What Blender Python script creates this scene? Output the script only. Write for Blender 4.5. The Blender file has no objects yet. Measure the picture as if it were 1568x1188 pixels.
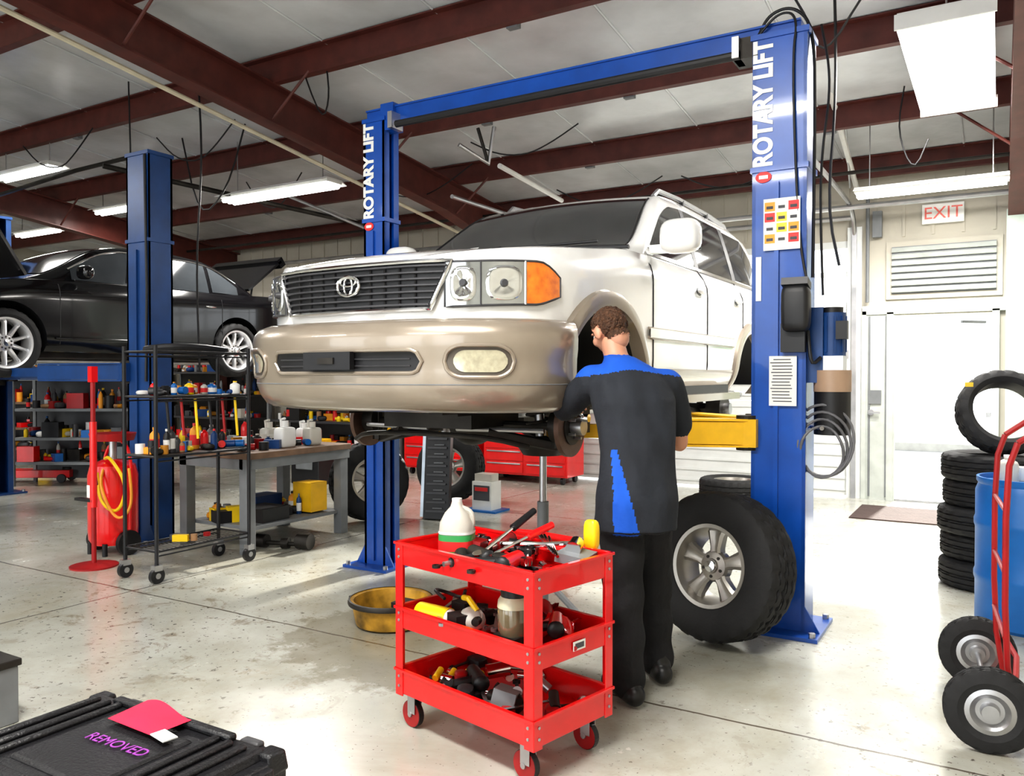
import bpy, bmesh, math, random
from mathutils import Vector, Matrix, Euler
random.seed(7)
R=random.random
def U(a,b): return a+(b-a)*random.random()
YAW=math.radians(30.8); CC=math.cos(YAW); SS=math.sin(YAW); CH=1.45; FP=1250.0
def c2w(X,D,Z=0.0): return Vector((CC*X-SS*D, SS*X+CC*D, Z))
def pt(px,py,D): return c2w((px-784)/FP*D, D, CH-(py-575)/FP*D)
def fl(px,py,z=0.0):
    D=(CH-z)*FP/(py-575); return c2w((px-784)/FP*D,D,z)
scene=bpy.context.scene
# ------------------------------------------------------------ materials
def newmat(name):
    m=bpy.data.materials.new(name); m.use_nodes=True
    nt=m.node_tree; b=nt.nodes['Principled BSDF']; return m,nt,b
MC={}
def mat(name,col,rough=0.5,metal=0.0,var=0.12,scale=6.0,bump=0.0,bscale=40.0,coat=0.0,emit=None,es=0,alpha=1.0,trans=0.0):
    if name in MC: return MC[name]
    m,nt,b=newmat(name); N=nt.nodes; L=nt.links
    tc=N.new('ShaderNodeTexCoord'); no=N.new('ShaderNodeTexNoise'); no.inputs['Scale'].default_value=scale; no.inputs['Detail'].default_value=5
    L.new(tc.outputs['Object'],no.inputs['Vector'])
    cr=N.new('ShaderNodeValToRGB'); cr.color_ramp.elements[0].position=0.3; cr.color_ramp.elements[1].position=0.7
    lo=[max(0,c*(1-var)) for c in col]; hi=[min(1,c*(1+var)) for c in col]
    cr.color_ramp.elements[0].color=(*lo,1); cr.color_ramp.elements[1].color=(*hi,1)
    L.new(no.outputs['Fac'],cr.inputs['Fac']); L.new(cr.outputs['Color'],b.inputs['Base Color'])
    b.inputs['Roughness'].default_value=rough; b.inputs['Metallic'].default_value=metal
    if coat: b.inputs['Coat Weight'].default_value=coat; b.inputs['Coat Roughness'].default_value=0.05
    if trans: b.inputs['Transmission Weight'].default_value=trans
    if bump:
        n2=N.new('ShaderNodeTexNoise'); n2.inputs['Scale'].default_value=bscale; n2.inputs['Detail'].default_value=4
        L.new(tc.outputs['Object'],n2.inputs['Vector'])
        bp=N.new('ShaderNodeBump'); bp.inputs['Strength'].default_value=bump; bp.inputs['Distance'].default_value=0.02
        L.new(n2.outputs['Fac'],bp.inputs['Height']); L.new(bp.outputs['Normal'],b.inputs['Normal'])
    if emit:
        b.inputs['Emission Color'].default_value=(*emit,1); b.inputs['Emission Strength'].default_value=es
    MC[name]=m; return m
WHITEP=mat('white_car_paint',(0.84,0.84,0.83),0.25,0,0.02,coat=1.0)
BEIGE=mat('beige_metallic_paint',(0.33,0.28,0.225),0.30,0.35,0.04,coat=0.8)
CHROME=mat('chrome',(0.75,0.75,0.76),0.12,1.0,0.03)
GLASS=mat('dark_window_glass',(0.03,0.03,0.032),0.05,0,0.1,coat=0.4)
BLACKPL=mat('black_plastic',(0.012,0.012,0.014),0.45,0,0.2)
BLACKG=mat('black_gloss_paint',(0.005,0.005,0.006),0.15,0,0.1,coat=0.3)
RUBBER=mat('tire_rubber',(0.015,0.015,0.016),0.75,0,0.25,bump=0.1)
ALLOY=mat('alloy_wheel',(0.40,0.38,0.35),0.35,0.8,0.10)
STEEL=mat('steel',(0.45,0.45,0.46),0.35,0.9,0.15)
DSTEEL=mat('dark_greasy_steel',(0.04,0.036,0.032),0.5,0.6,0.4)
RUST=mat('rusty_rotor',(0.13,0.08,0.06),0.5,0.6,0.3)
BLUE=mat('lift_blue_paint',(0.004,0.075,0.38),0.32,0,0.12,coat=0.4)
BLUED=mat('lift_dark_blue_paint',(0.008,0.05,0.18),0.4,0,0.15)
YEL=mat('arm_yellow_paint',(0.78,0.45,0.01),0.4,0,0.15)
RED=mat('red_tool_paint',(0.76,0.006,0.008),0.3,0,0.08,coat=0.6)
REDD=mat('dark_red_paint',(0.33,0.008,0.010),0.4,0,0.15)
ORANGE=mat('orange_lens',(0.98,0.20,0.01),0.12,0,0.35,scale=25,coat=1)
LENS=mat('headlamp_lens',(0.40,0.42,0.42),0.08,0.75,0.15,scale=9,coat=1)
FOG=mat('foglamp_lens',(0.52,0.49,0.36),0.15,0.2,0.15,scale=40,coat=1)
WHITE=mat('white_plastic',(0.8,0.8,0.78),0.4,0,0.05)
CREAM=mat('translucent_plastic',(0.72,0.70,0.63),0.3,0,0.05,trans=0.3)
YELP=mat('yellow_plastic',(0.85,0.58,0.01),0.35,0,0.08)
GREENP=mat('green_plastic',(0.05,0.35,0.10),0.4)
BLUEP=mat('blue_plastic',(0.005,0.13,0.42),0.4,0,0.1)
BROWN=mat('brown_cardboard',(0.35,0.2,0.1),0.8)
GREY=mat('grey_paint',(0.18,0.19,0.20),0.5)
DGREY=mat('dark_grey_plastic',(0.05,0.05,0.055),0.4)
PAPER=mat('label_paper',(0.78,0.78,0.76),0.7,0,0.03)
INK=mat('label_ink',(0.08,0.08,0.09),0.7)
REDL=mat('label_red',(0.7,0.03,0.03),0.5)
ORL=mat('label_orange',(0.85,0.35,0.03),0.5)
WOOD=mat('worn_bench_top',(0.18,0.11,0.07),0.6,0,0.3)
BEAM=mat('oxide_red_steel',(0.10,0.024,0.018),0.5,0,0.25)
PALE=mat('pale_green_paint',(0.50,0.60,0.54),0.5)
TUBE=mat('fluorescent_tube',(1,1,1),0.5,0,0,emit=(1.0,0.98,0.93),es=9)
DIFF=mat('acrylic_diffuser',(1,1,1),0.5,0,0,emit=(1.0,0.98,0.94),es=4)
CLOTH=mat('charcoal_work_shirt',(0.016,0.019,0.026),0.85,0,0.2,bump=0.6,bscale=9)
CLOTHB=mat('royal_blue_yoke',(0.006,0.09,0.50),0.8,0,0.1,bump=0.2,bscale=18)
TROUS=mat('black_work_trousers',(0.010,0.010,0.012),0.85,0,0.2,bump=0.7,bscale=8)
SKIN=mat('skin',(0.58,0.29,0.19),0.5,0,0.08)
HAIR=mat('brown_hair',(0.085,0.038,0.018),0.6,0,0.45,scale=60,bump=0.9,bscale=90)
LEATHER=mat('black_boot_leather',(0.012,0.012,0.012),0.4)
# ------------------------------------------------------------ mesh builder
def Mdir(c,d,up='Y'): return Matrix.Translation(Vector(c))@Vector(d).to_track_quat('Z',up).to_matrix().to_4x4()
def MT(c,rot=(0,0,0)): return Matrix.Translation(Vector(c))@Euler([math.radians(a) for a in rot]).to_matrix().to_4x4()
class MB:
    def __init__(s): s.v=[];s.f=[];s.m=[];s.mats=[];s.T=None
    def mi(s,m):
        if m not in s.mats: s.mats.append(m)
        return s.mats.index(m)
    def add(s,vs,fs,m,M=None):
        o=len(s.v)
        for v in vs:
            v=Vector(v)
            if M is not None: v=M@v
            if s.T is not None: v=s.T@v
            s.v.append(v)
        i=s.mi(m)
        for f in fs: s.f.append([a+o for a in f]); s.m.append(i)
    def box(s,c,d,m,rot=(0,0,0),M=None,taper=1.0):
        x,y,z=d[0]/2,d[1]/2,d[2]/2; t=taper
        vs=[(-x,-y,-z),(x,-y,-z),(x,y,-z),(-x,y,-z),(-x*t,-y*t,z),(x*t,-y*t,z),(x*t,y*t,z),(-x*t,y*t,z)]
        mm=MT(c,rot)
        if M is not None: mm=M@mm
        s.add(vs,[(0,3,2,1),(4,5,6,7),(0,1,5,4),(1,2,6,5),(2,3,7,6),(3,0,4,7)],m,mm)
    def cyl(s,p0,p1,r0,m,r1=None,n=16,M=None,cap=True):
        if r1 is None: r1=r0
        p0=Vector(p0);p1=Vector(p1);d=p1-p0;h=d.length
        if h<1e-6: return
        mm=Mdir(p0,d)
        if M is not None: mm=M@mm
        vs=[(r0*math.cos(2*math.pi*i/n),r0*math.sin(2*math.pi*i/n),0) for i in range(n)]+[(r1*math.cos(2*math.pi*i/n),r1*math.sin(2*math.pi*i/n),h) for i in range(n)]
        fs=[(i,(i+1)%n,n+(i+1)%n,n+i) for i in range(n)]
        if cap: fs+=[tuple(range(n-1,-1,-1)),tuple(range(n,2*n))]
        s.add(vs,fs,m,mm)
    def lathe(s,prof,m,n=32,M=None,closed=False,mod=None,cap=False):
        vs=[];k=len(prof)
        for i in range(n):
            a=2*math.pi*i/n
            for j,(r,z) in enumerate(prof):
                if mod: r=mod(i,j,r)
                vs.append((r*math.cos(a),r*math.sin(a),z))
        fs=[]
        for i in range(n):
            i2=(i+1)%n
            for j in range(k if closed else k-1):
                j2=(j+1)%k
                fs.append((i*k+j,i2*k+j,i2*k+j2,i*k+j2))
        if cap:
            fs.append(tuple(i*k for i in range(n-1,-1,-1))); fs.append(tuple(i*k+k-1 for i in range(n)))
        s.add(vs,fs,m,M)
    def tube(s,pts,r,m,n=8,closed=False,smooth=0,M=None,flat=1.0):
        P=[Vector(p) for p in pts]
        for _ in range(smooth):
            Q=[];L=len(P)
            for i in range(L if closed else L-1):
                a=P[i];b=P[(i+1)%L]; Q+= [a*0.75+b*0.25,a*0.25+b*0.75]
            if not closed: Q=[P[0]]+Q[1:-1]+[P[-1]] if len(Q)>2 else P
            P=Q
        L=len(P);vs=[];prev=None
        for i in range(L):
            if closed: t=P[(i+1)%L]-P[i-1]
            else: t=P[min(i+1,L-1)]-P[max(i-1,0)]
            if t.length<1e-9: t=Vector((0,0,1))
            t.normalize()
            if prev is None:
                a=Vector((0,0,1)) if abs(t.z)<0.9 else Vector((1,0,0)); nrm=(a-t*a.dot(t)).normalized()
            else:
                nrm=prev-t*prev.dot(t)
                nrm=nrm.normalized() if nrm.length>1e-6 else Vector((1,0,0))
            prev=nrm; b=t.cross(nrm)
            rr=r[i*len(r)//L] if isinstance(r,(list,tuple)) else r
            for k in range(n):
                a=2*math.pi*k/n; vs.append(P[i]+nrm*math.cos(a)*rr+b*math.sin(a)*rr*flat)
        fs=[]
        for i in range(L if closed else L-1):
            i2=(i+1)%L
            for k in range(n): fs.append((i*n+k,i*n+(k+1)%n,i2*n+(k+1)%n,i2*n+k))
        if not closed: fs+=[tuple(range(n-1,-1,-1)),tuple((L-1)*n+k for k in range(n))]
        s.add(vs,fs,m,M)
    def sph(s,c,r,m,n=16,pw=1.0,M=None,rot=(0,0,0)):
        if not isinstance(r,(list,tuple)): r=(r,r,r)
        def sp(v): return math.copysign(abs(v)**pw,v)
        vs=[(0,0,-r[2])];nr=n//2
        for j in range(1,nr):
            ph=-math.pi/2+math.pi*j/nr
            for i in range(n):
                a=2*math.pi*i/n
                vs.append((r[0]*sp(math.cos(ph))*sp(math.cos(a)),r[1]*sp(math.cos(ph))*sp(math.sin(a)),r[2]*sp(math.sin(ph))))
        vs.append((0,0,r[2]));fs=[]
        for i in range(n): fs.append((0,1+(i+1)%n,1+i))
        for j in range(nr-2):
            for i in range(n):
                a=1+j*n+i;b=1+j*n+(i+1)%n; fs.append((a,b,b+n,a+n))
        t=len(vs)-1
        for i in range(n): fs.append((t,1+(nr-2)*n+i,1+(nr-2)*n+(i+1)%n))
        mm=MT(c,rot)
        if M is not None: mm=M@mm
        s.add(vs,fs,m,mm)
    def grid(s,fn,na,nb,m,M=None):
        vs=[fn(i/na,j/nb) for i in range(na+1) for j in range(nb+1)]
        fs=[(i*(nb+1)+j,(i+1)*(nb+1)+j,(i+1)*(nb+1)+j+1,i*(nb+1)+j+1) for i in range(na) for j in range(nb)]
        s.add(vs,fs,m,M)
    def loft(s,rings,m,M=None,cap=True,closed=True):
        n=len(rings[0]);vs=[p for r in rings for p in r];fs=[]
        for i in range(len(rings)-1):
            for k in range(n if closed else n-1): fs.append((i*n+k,i*n+(k+1)%n,(i+1)*n+(k+1)%n,(i+1)*n+k))
        if cap: fs+=[tuple(range(n-1,-1,-1)),tuple((len(rings)-1)*n+k for k in range(n))]
        s.add(vs,fs,m,M)
    def limb(s,pts,rad,m,n=14):
        for i,(p,r) in enumerate(zip(pts,rad)):
            s.sph(p,r,m,n)
            if i: s.cyl(pts[i-1],p,rad[i-1],m,rad[i],n)
    def build(s,name,loc=(0,0,0),rot=(0,0,0),parent=None,bevel=0,angle=35,smooth=True,recalc=True):
        me=bpy.data.meshes.new(name); me.from_pydata(s.v,[],s.f)
        for m in s.mats: me.materials.append(m)
        for p,i in zip(me.polygons,s.m): p.material_index=i
        if recalc:
            bm=bmesh.new(); bm.from_mesh(me); bmesh.ops.recalc_face_normals(bm,faces=bm.faces); bm.to_mesh(me); bm.free()
        if smooth:
            for p in me.polygons: p.use_smooth=True
            me.set_sharp_from_angle(angle=math.radians(angle))
        ob=bpy.data.objects.new(name,me); scene.collection.objects.link(ob)
        ob.location=loc; ob.rotation_euler=[math.radians(a) for a in rot]
        if parent: ob.parent=parent
        if bevel:
            b=ob.modifiers.new('bevel','BEVEL'); b.width=bevel; b.segments=2; b.limit_method='ANGLE'; b.angle_limit=math.radians(50)
        return ob
def empty(name,loc=(0,0,0),rotz=0):
    e=bpy.data.objects.new(name,None); scene.collection.objects.link(e); e.location=loc; e.rotation_euler=(0,0,math.radians(rotz)); e.empty_display_size=0.2; return e
def text_mesh(body,size,m,name,M,parent=None,ext=0.0015,bold=0.0,sx=1.0):
    cu=bpy.data.curves.new(name,'FONT'); cu.body=body; cu.size=size; cu.extrude=ext; cu.offset=bold; cu.align_x='CENTER'; cu.align_y='CENTER'
    ob=bpy.data.objects.new('tmp',cu); scene.collection.objects.link(ob)
    bpy.context.view_layer.update()
    me=bpy.data.meshes.new_from_object(ob.evaluated_get(bpy.context.evaluated_depsgraph_get()))
    bpy.data.objects.remove(ob)
    me.transform(M@Matrix.Diagonal((sx,1,1,1))); me.materials.clear(); me.materials.append(m)
    for p in me.polygons: p.material_index=0
    o=bpy.data.objects.new(name,me); scene.collection.objects.link(o)
    if parent: o.parent=parent
    return o
def evalmods(ob):
    bpy.context.view_layer.update()
    me=bpy.data.meshes.new_from_object(ob.evaluated_get(bpy.context.evaluated_depsgraph_get()))
    old=ob.data; ob.modifiers.clear(); ob.data=me; return me
def itp(t,tab):
    if t<=tab[0][0]: return tab[0][1]
    if t>=tab[-1][0]: return tab[-1][1]
    for i in range(len(tab)-1):
        if t<=tab[i+1][0]: break
    def sl(k):
        if k<=0 or k>=len(tab)-1: return None
        a=(tab[k][1]-tab[k-1][1])/(tab[k][0]-tab[k-1][0]); b=(tab[k+1][1]-tab[k][1])/(tab[k+1][0]-tab[k][0])
        return 0 if a*b<=0 else 2*a*b/(a+b)
    x0,y0=tab[i];x1,y1=tab[i+1];h=x1-x0;d=(y1-y0)/h
    m0=sl(i);m1=sl(i+1)
    m0=d if m0 is None else m0; m1=d if m1 is None else m1
    u=(t-x0)/h
    return (2*u**3-3*u*u+1)*y0+(u**3-2*u*u+u)*h*m0+(-2*u**3+3*u*u)*y1+(u**3-u*u)*h*m1
# ------------------------------------------------------------ room
def ceilz(v): return 5.05-0.11*v
UL,UR,VF,VB=-17.0,1.7,-6.0,10.4
def floor_mat():
    m,nt,b=newmat('concrete_floor'); N=nt.nodes; L=nt.links
    tc=N.new('ShaderNodeTexCoord')
    def noise(sc,de=6,ro=0.6,dist=0.0):
        n=N.new('ShaderNodeTexNoise'); n.inputs['Scale'].default_value=sc; n.inputs['Detail'].default_value=de; n.inputs['Roughness'].default_value=ro; n.inputs['Distortion'].default_value=dist
        L.new(tc.outputs['Object'],n.inputs['Vector']); return n.outputs['Fac']
    def ramp(f,p0,p1,c0,c1):
        r=N.new('ShaderNodeValToRGB'); r.color_ramp.elements[0].position=p0; r.color_ramp.elements[1].position=p1
        r.color_ramp.elements[0].color=(*c0,1); r.color_ramp.elements[1].color=(*c1,1); L.new(f,r.inputs['Fac']); return r.outputs['Color']
    def mth(op,a,bv):
        k=N.new('ShaderNodeMath'); k.operation=op; L.new(a,k.inputs[0])
        if isinstance(bv,(int,float)): k.inputs[1].default_value=bv
        else: L.new(bv,k.inputs[1])
        return k.outputs[0]
    def mix(f,a,bb,mul=1.0):
        x=N.new('ShaderNodeMix'); x.data_type='RGBA'
        if mul!=1.0: f=mth('MULTIPLY',f,mul)
        L.new(f,x.inputs[0]); L.new(a,x.inputs[6])
        if isinstance(bb,tuple): x.inputs[7].default_value=(*bb,1)
        else: L.new(bb,x.inputs[7])
        return x.outputs[2]
    base=ramp(noise(1.1),0.35,0.65,(0.40,0.40,0.345),(0.54,0.54,0.49))
    base=mix(ramp(noise(0.8,8,0.7,.4),0.48,0.64,(0,0,0),(1,1,1)),base,(0.30,0.265,0.18),0.50)
    big=ramp(noise(0.55,3,0.5),0.38,0.56,(0,0,0),(1,1,1))
    base=mix(mth('MULTIPLY',ramp(noise(4.2,8,0.75,.6),0.56,0.63,(0,0,0),(1,1,1)),big),base,(0.19,0.14,0.08),0.6)
    base=mix(mth('MULTIPLY',ramp(noise(24,4,0.6),0.62,0.66,(0,0,0),(1,1,1)),big),base,(0.07,0.055,0.045),0.85)
    base=mix(ramp(noise(60,2,0.5),0.69,0.72,(0,0,0),(1,1,1)),base,(0.12,0.10,0.08),0.7)
    vm=N.new('ShaderNodeVectorMath'); vm.operation='DISTANCE'; L.new(tc.outputs['Object'],vm.inputs[0]); q=c2w(-.55,4.5); vm.inputs[1].default_value=(q.x,q.y,0)
    dm=mth('ADD',vm.outputs['Value'],mth('MULTIPLY',noise(3.5,6,.7),-1.3))
    base=mix(ramp(dm,-.35,.12,(1,1,1),(0,0,0)),base,(0.15,0.12,0.06),0.55)
    sep=N.new('ShaderNodeSeparateXYZ'); L.new(tc.outputs['Object'],sep.inputs[0])
    wob=mth('MULTIPLY',mth('SUBTRACT',noise(3,4),.5),.03)
    def line(out,val,w=0.007):
        a=mth('ADD',mth('SUBTRACT',out,val),wob); c=mth('ABSOLUTE',a,0); return mth('LESS_THAN',c,w)
    for v in (3.40,7.4,-0.6): base=mix(line(sep.outputs[1],v),base,(0.09,0.07,0.05),0.9)
    for u in (-5.0,-9.5): base=mix(line(sep.outputs[0],u),base,(0.09,0.07,0.05),0.9)
    L.new(base,b.inputs['Base Color'])
    rr=ramp(noise(2.5),0.3,0.7,(0.12,)*3,(0.30,)*3); L.new(rr,b.inputs['Roughness'])
    b.inputs['Specular IOR Level'].default_value=0.8
    bp=N.new('ShaderNodeBump'); bp.inputs['Strength'].default_value=0.10; bp.inputs['Distance'].default_value=0.01; L.new(noise(9,6),bp.inputs['Height']); L.new(bp.outputs['Normal'],b.inputs['Normal'])
    return m
FLOOR=floor_mat()
WALL=mat('wall_panel_paint',(0.50,0.47,0.40),0.6,0,0.06,scale=2)
CEIL=mat('ceiling_insulation_vinyl',(0.60,0.62,0.64),0.26,0,0.18,scale=1.2,bump=1.0,bscale=1.6)
GDOOR=mat('garage_door_white',(0.74,0.76,0.75),0.45,0,0.04)
b=MB(); b.box(((UL+UR)/2,4,-0.1),(UR-UL+0.2,24,0.2),FLOOR); b.build('floor',smooth=False)
b=MB(); b.box((-7,31,-0.16),(60,29.9,0.1),mat('outdoor_paving',(0.20,0.20,0.19),0.8)); b.build('ground_outside',smooth=False)
# distant kerb, shrubs and a sign post outside the door
b=MB(); FOL=mat('foliage',(0.16,0.30,0.14),0.9,0,.4,bump=1)
for i in range(16):
    b.sph((U(2.2,4.2),U(21,23),U(1.0,3.4)),(U(.5,.9),U(.5,.9),U(.5,.9)),FOL,10)
for i in range(3): b.cyl((2.7+i*.6,22,-.1),(2.7+i*.6,22,2.0),.10,BROWN)
b.build('tree_row')
b=MB(); b.box((6,19.0,-.03),(30,.2,.16),mat('kerb_concrete',(.35,.35,.33),.8)); b.build('kerb')
b=MB()
def cl(v,dz=0): return ceilz(v)+dz
b.add([(UL,VF,cl(VF)),(UR,VF,cl(VF)),(UR,VB+.1,cl(VB+.1)),(UL,VB+.1,cl(VB+.1)),(UL,VF,cl(VF,.15)),(UR,VF,cl(VF,.15)),(UR,VB+.1,cl(VB+.1,.15)),(UL,VB+.1,cl(VB+.1,.15))],
 [(0,1,2,3),(7,6,5,4),(0,4,5,1),(1,5,6,2),(2,6,7,3),(3,7,4,0)],CEIL); b.build('ceiling',smooth=False)
b=MB(); u=-16.2
while u<1.5:
    b.tube([(u,VF,cl(VF)-.004),(u,VB,cl(VB)-.004)],.012,CEIL,n=6); u+=1.22
b.build('trim_4')
b=MB()
v=10.1
while v>VF:
    z=cl(v)
    b.box(((UL+UR)/2,v,z-0.11),(UR-UL,0.012,0.22),BEAM); b.box(((UL+UR)/2,v+0.035,z-0.22),(UR-UL,0.08,0.012),BEAM); b.box(((UL+UR)/2,v-0.035,z-0.006),(UR-UL,0.08,0.012),BEAM)
    v-=1.53
b.build('trim_1',smooth=False)
b=MB()
def rafter(u,vn=VF+.1,vf=VB-.02):
    def zt(v): return cl(v)-0.225
    def zb(v): return cl(v)-0.225-itp(v,[(-6,.42),(4,.36),(9.0,.40),(10.4,.62)])
    ns=8
    for i in range(ns):
        a=vn+(vf-vn)*i/ns; c=vn+(vf-vn)*(i+1)/ns
        for (x0,x1,f0,f1) in ((-.006,.006,zb,zt),):
            b.add([(u+x0,a,zb(a)),(u+x1,a,zb(a)),(u+x1,c,zb(c)),(u+x0,c,zb(c)),(u+x0,a,zt(a)),(u+x1,a,zt(a)),(u+x1,c,zt(c)),(u+x0,c,zt(c))],[(0,3,2,1),(4,5,6,7),(0,1,5,4),(1,2,6,5),(2,3,7,6),(3,0,4,7)],BEAM)
        for fz in (zb,zt):
            b.add([(u-.09,a,fz(a)-.008),(u+.09,a,fz(a)-.008),(u+.09,c,fz(c)-.008),(u-.09,c,fz(c)-.008),(u-.09,a,fz(a)+.008),(u+.09,a,fz(a)+.008),(u+.09,c,fz(c)+.008),(u-.09,c,fz(c)+.008)],[(0,3,2,1),(4,5,6,7),(0,1,5,4),(1,2,6,5),(2,3,7,6),(3,0,4,7)],BEAM)
    vv=2.45
    while vv<10:
        for sx in (-1,1): b.cyl((u+sx*.07,vv,zb(vv)+.02),(u+sx*.55,vv,cl(vv)-.2),.014,BEAM,n=6)
        vv+=1.53
    b.box((u,VB-.2,1.6),(.2,.3,3.2),PALE if u>-3 else BEAM)
for u in (-6.0,-12.1,0.16): rafter(u)
b.build('trim_2',smooth=False)
b=MB()
b.tube([(-6.2,-2,cl(-2)-.5),(-6.2,10,cl(10)-.72)],.022,mat('conduit_cream',(0.6,0.55,0.42),0.4),n=8)
b.tube([(-16,9.3,3.6),(1.2,9.3,3.6)],.02,DSTEEL,n=8); b.tube([(-16,9.9,3.35),(1.2,9.9,3.35)],.03,STEEL,n=8)
b.tube([pt(1276,-10,6.6),pt(1297,82,7.2)],.022,WHITE); b.tube([pt(1262,118,7.6),pt(1310,290,9.6)],.03,WHITE); b.tube([pt(1285,118,7.9),pt(1300,288,9.4)],.012,STEEL)
b.tube([pt(1262,118,7.6),pt(1330,60,8.4)],.02,DSTEEL)
b.tube([pt(703,223,8.0),pt(748,252,8.2),pt(757,196,8.2)],.022,STEEL); b.tube([pt(732,198,8.2),pt(748,252,8.2)],.018,DSTEEL)
b.tube([pt(765,255,8.6),pt(860,308,10)],.028,WHITE)
b.tube([pt(160,255,9),pt(560,345,11)],.03,DSTEEL)
b.tube([pt(0,300,10),pt(120,262,9.4),pt(210,240,9)],.025,DSTEEL); b.tube([pt(440,300,10.5),pt(560,350,10.8)],.02,STEEL)
for (v,ua,ub) in ((8.57,-11,-.4),(5.51,-11,.8),(7.04,-5.5,.8)):
    b.tube([(ua,v+.10,cl(v)-.17),(ub,v+.10,cl(v)-.17)],.012,STEEL,n=6)
    for k in range(4): b.box((ua+(ub-ua)*(k+.6)/4,v+.10,cl(v)-.19),(.10,.06,.10),GREY)
b.build('trim_3')
def drop(name,pts,r=.008,m=BLACKPL):
    q=MB(); q.tube(pts,r,m,n=6,smooth=2); return q.build(name)
p=pt(306,560,8.2); drop('hanging_cord',[(p.x,p.y,cl(p.y)-.02),(p.x+.06,p.y,3.6),(p.x-.05,p.y,2.6),(p.x,p.y,1.5)],.010)
p=pt(350,330,9.5); drop('hanging_cord',[(p.x-.8,p.y,cl(p.y)-.02),(p.x-.5,p.y,3.3),(p.x,p.y,3.6),(p.x+.3,p.y,cl(p.y)-.02)],.01)
p=pt(495,180,7.5); drop('hanging_cord',[(p.x-.3,p.y,cl(p.y)-.02),(p.x,p.y,3.75),(p.x+.1,p.y,4.0),(p.x+.02,p.y,cl(p.y)-.02)],.008)
p=pt(1272,250,5.6); drop('hanging_cord',[(p.x,p.y,cl(p.y)-.02),(p.x+.03,p.y,3.4),(p.x-.03,p.y,2.6),(p.x+.05,p.y,2.2)],.01)
p=pt(1400,120,7.5); drop('hanging_cord',[(p.x-.1,p.y,cl(p.y)-.02),(p.x-.16,p.y,3.7),(p.x-.02,p.y,3.3),(p.x+.1,p.y,3.6)],.007)
p=pt(1262,110,5.3); drop('hanging_cord',[(p.x-.35,p.y,cl(p.y)-.22),(p.x-.1,p.y,3.75),(p.x-.02,p.y+.02,3.5),(p.x+.25,p.y,3.9),(p.x+.5,p.y,cl(p.y)-.22)],.008)
p=pt(200,330,8.4); drop('hanging_cord',[(p.x,p.y,cl(p.y)-.02),(p.x+.04,p.y,3.3),(p.x-.06,p.y,2.4)],.008)
for (px_,py_,D_,w_,h_) in ((300,215,9.0,1.3,.35),(640,250,10.0,1.6,.3),(930,250,10.0,1.4,.25),(420,250,10.5,1.0,.4),(90,230,9.5,1.4,.35),(1120,225,9.3,1.2,.2),(800,190,8.6,1.3,.22)):
    p=pt(px_,py_,D_); z=cl(p.y)-.24
    drop('hanging_cord',[(p.x-w_/2,p.y,z),(p.x-w_/4,p.y,z-h_*.8),(p.x,p.y+.05,z-h_),(p.x+w_/4,p.y,z-h_*.7),(p.x+w_/2,p.y,z)],.008)
b=MB()
zt=cl(VB)
def wseg(bb,u0,u1,z0,z1,y=VB+.06,m=WALL,t=.12): bb.box(((u0+u1)/2,y,(z0+z1)/2),(u1-u0,t,z1-z0),m)
GD0,GD1=-5.15,-1.50
wseg(b,UL,GD0,0,zt); wseg(b,GD0,GD1,3.05,zt); wseg(b,GD1,-1.06,0,zt); wseg(b,-1.06,-.06,2.15,zt); wseg(b,-.06,UR,0,zt)
u=UL+.15
while u<UR:
    z0=0
    if GD0-.1<u<GD1+.05: z0=3.12
    if -1.42<u<.1: z0=3.05
    b.box((u,VB-.008,(z0+zt)/2),(.03,.018,zt-z0),WALL); u+=.30
b.build('wall_back',smooth=False)
b=MB(); b.box((UL-.06,2.2,2.8),(.12,16.6,5.6),WALL); b.build('wall_left',smooth=False)
b=MB(); b.box((UR+.06,2.2,2.8),(.12,16.6,5.6),WALL); b.build('wall_right',smooth=False)
b=MB()
wseg(b,UL,-12,0,5.7,VF-.06); wseg(b,-12,1.2,4.2,5.7,VF-.06); wseg(b,-9.0,-7.6,0,4.2,VF-.06); wseg(b,-3.4,-2.6,0,4.2,VF-.06); wseg(b,1.2,UR,0,5.7,VF-.06)
b.build('wall_front',smooth=False)
e=empty('garage_door',(0,0,0))
b=MB()
for r in range(4):
    z0=.02+r*.56
    b.box(((GD0+GD1)/2,VB+.03,z0+.275),(GD1-GD0,.05,.55),GDOOR)
    for k in range(4): b.box(((GD0+GD1)/2,VB-.002,z0+.07+k*.14),(GD1-GD0,.012,.03),GDOOR)
b.box(((GD0+GD1)/2,VB+.03,2.29),(GD1-GD0,.05,.07),GDOOR); b.box(((GD0+GD1)/2,VB+.03,2.66),(GD1-GD0,.05,.06),GDOOR); b.box(((GD0+GD1)/2,VB+.03,3.01),(GD1-GD0,.05,.08),GDOOR)
for k in range(6):
    u=GD0+(GD1-GD0)*k/5; b.box((u,VB+.03,2.65),(.07,.05,.75),GDOOR)
for zz in (.6,1.15,1.7): b.box((GD1-.06,VB-.03,zz),(.06,.03,.1),STEEL)
b.build('panels',parent=e,smooth=False)
b=MB()
for u in (GD0-.03,GD1+.03):
    b.box((u,VB-.05,1.6),(.05,.07,3.2),STEEL); b.box((u,VB-.03,1.6),(.16,.02,3.2),GDOOR)
    b.tube([(u,VB-.06,3.1),(u,VB-.2,3.35),(u,VB-.6,3.42),(u,VB-3,3.42)],.025,STEEL,smooth=2)
b.tube([(GD0,VB-.12,3.3),(GD1,VB-.12,3.3)],.03,STEEL)
b.build('tracks',parent=e)
e=empty('door_1')
FRM=mat('door_frame_paint',(0.50,0.53,0.50),0.5)
b=MB()
b.box((-1.20,VB-.03,1.09),(.34,.05,2.18),FRM)
for u in (-1.08,-.03): b.box((u,VB-.03,1.09),(.07,.09,2.18),FRM)
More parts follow.
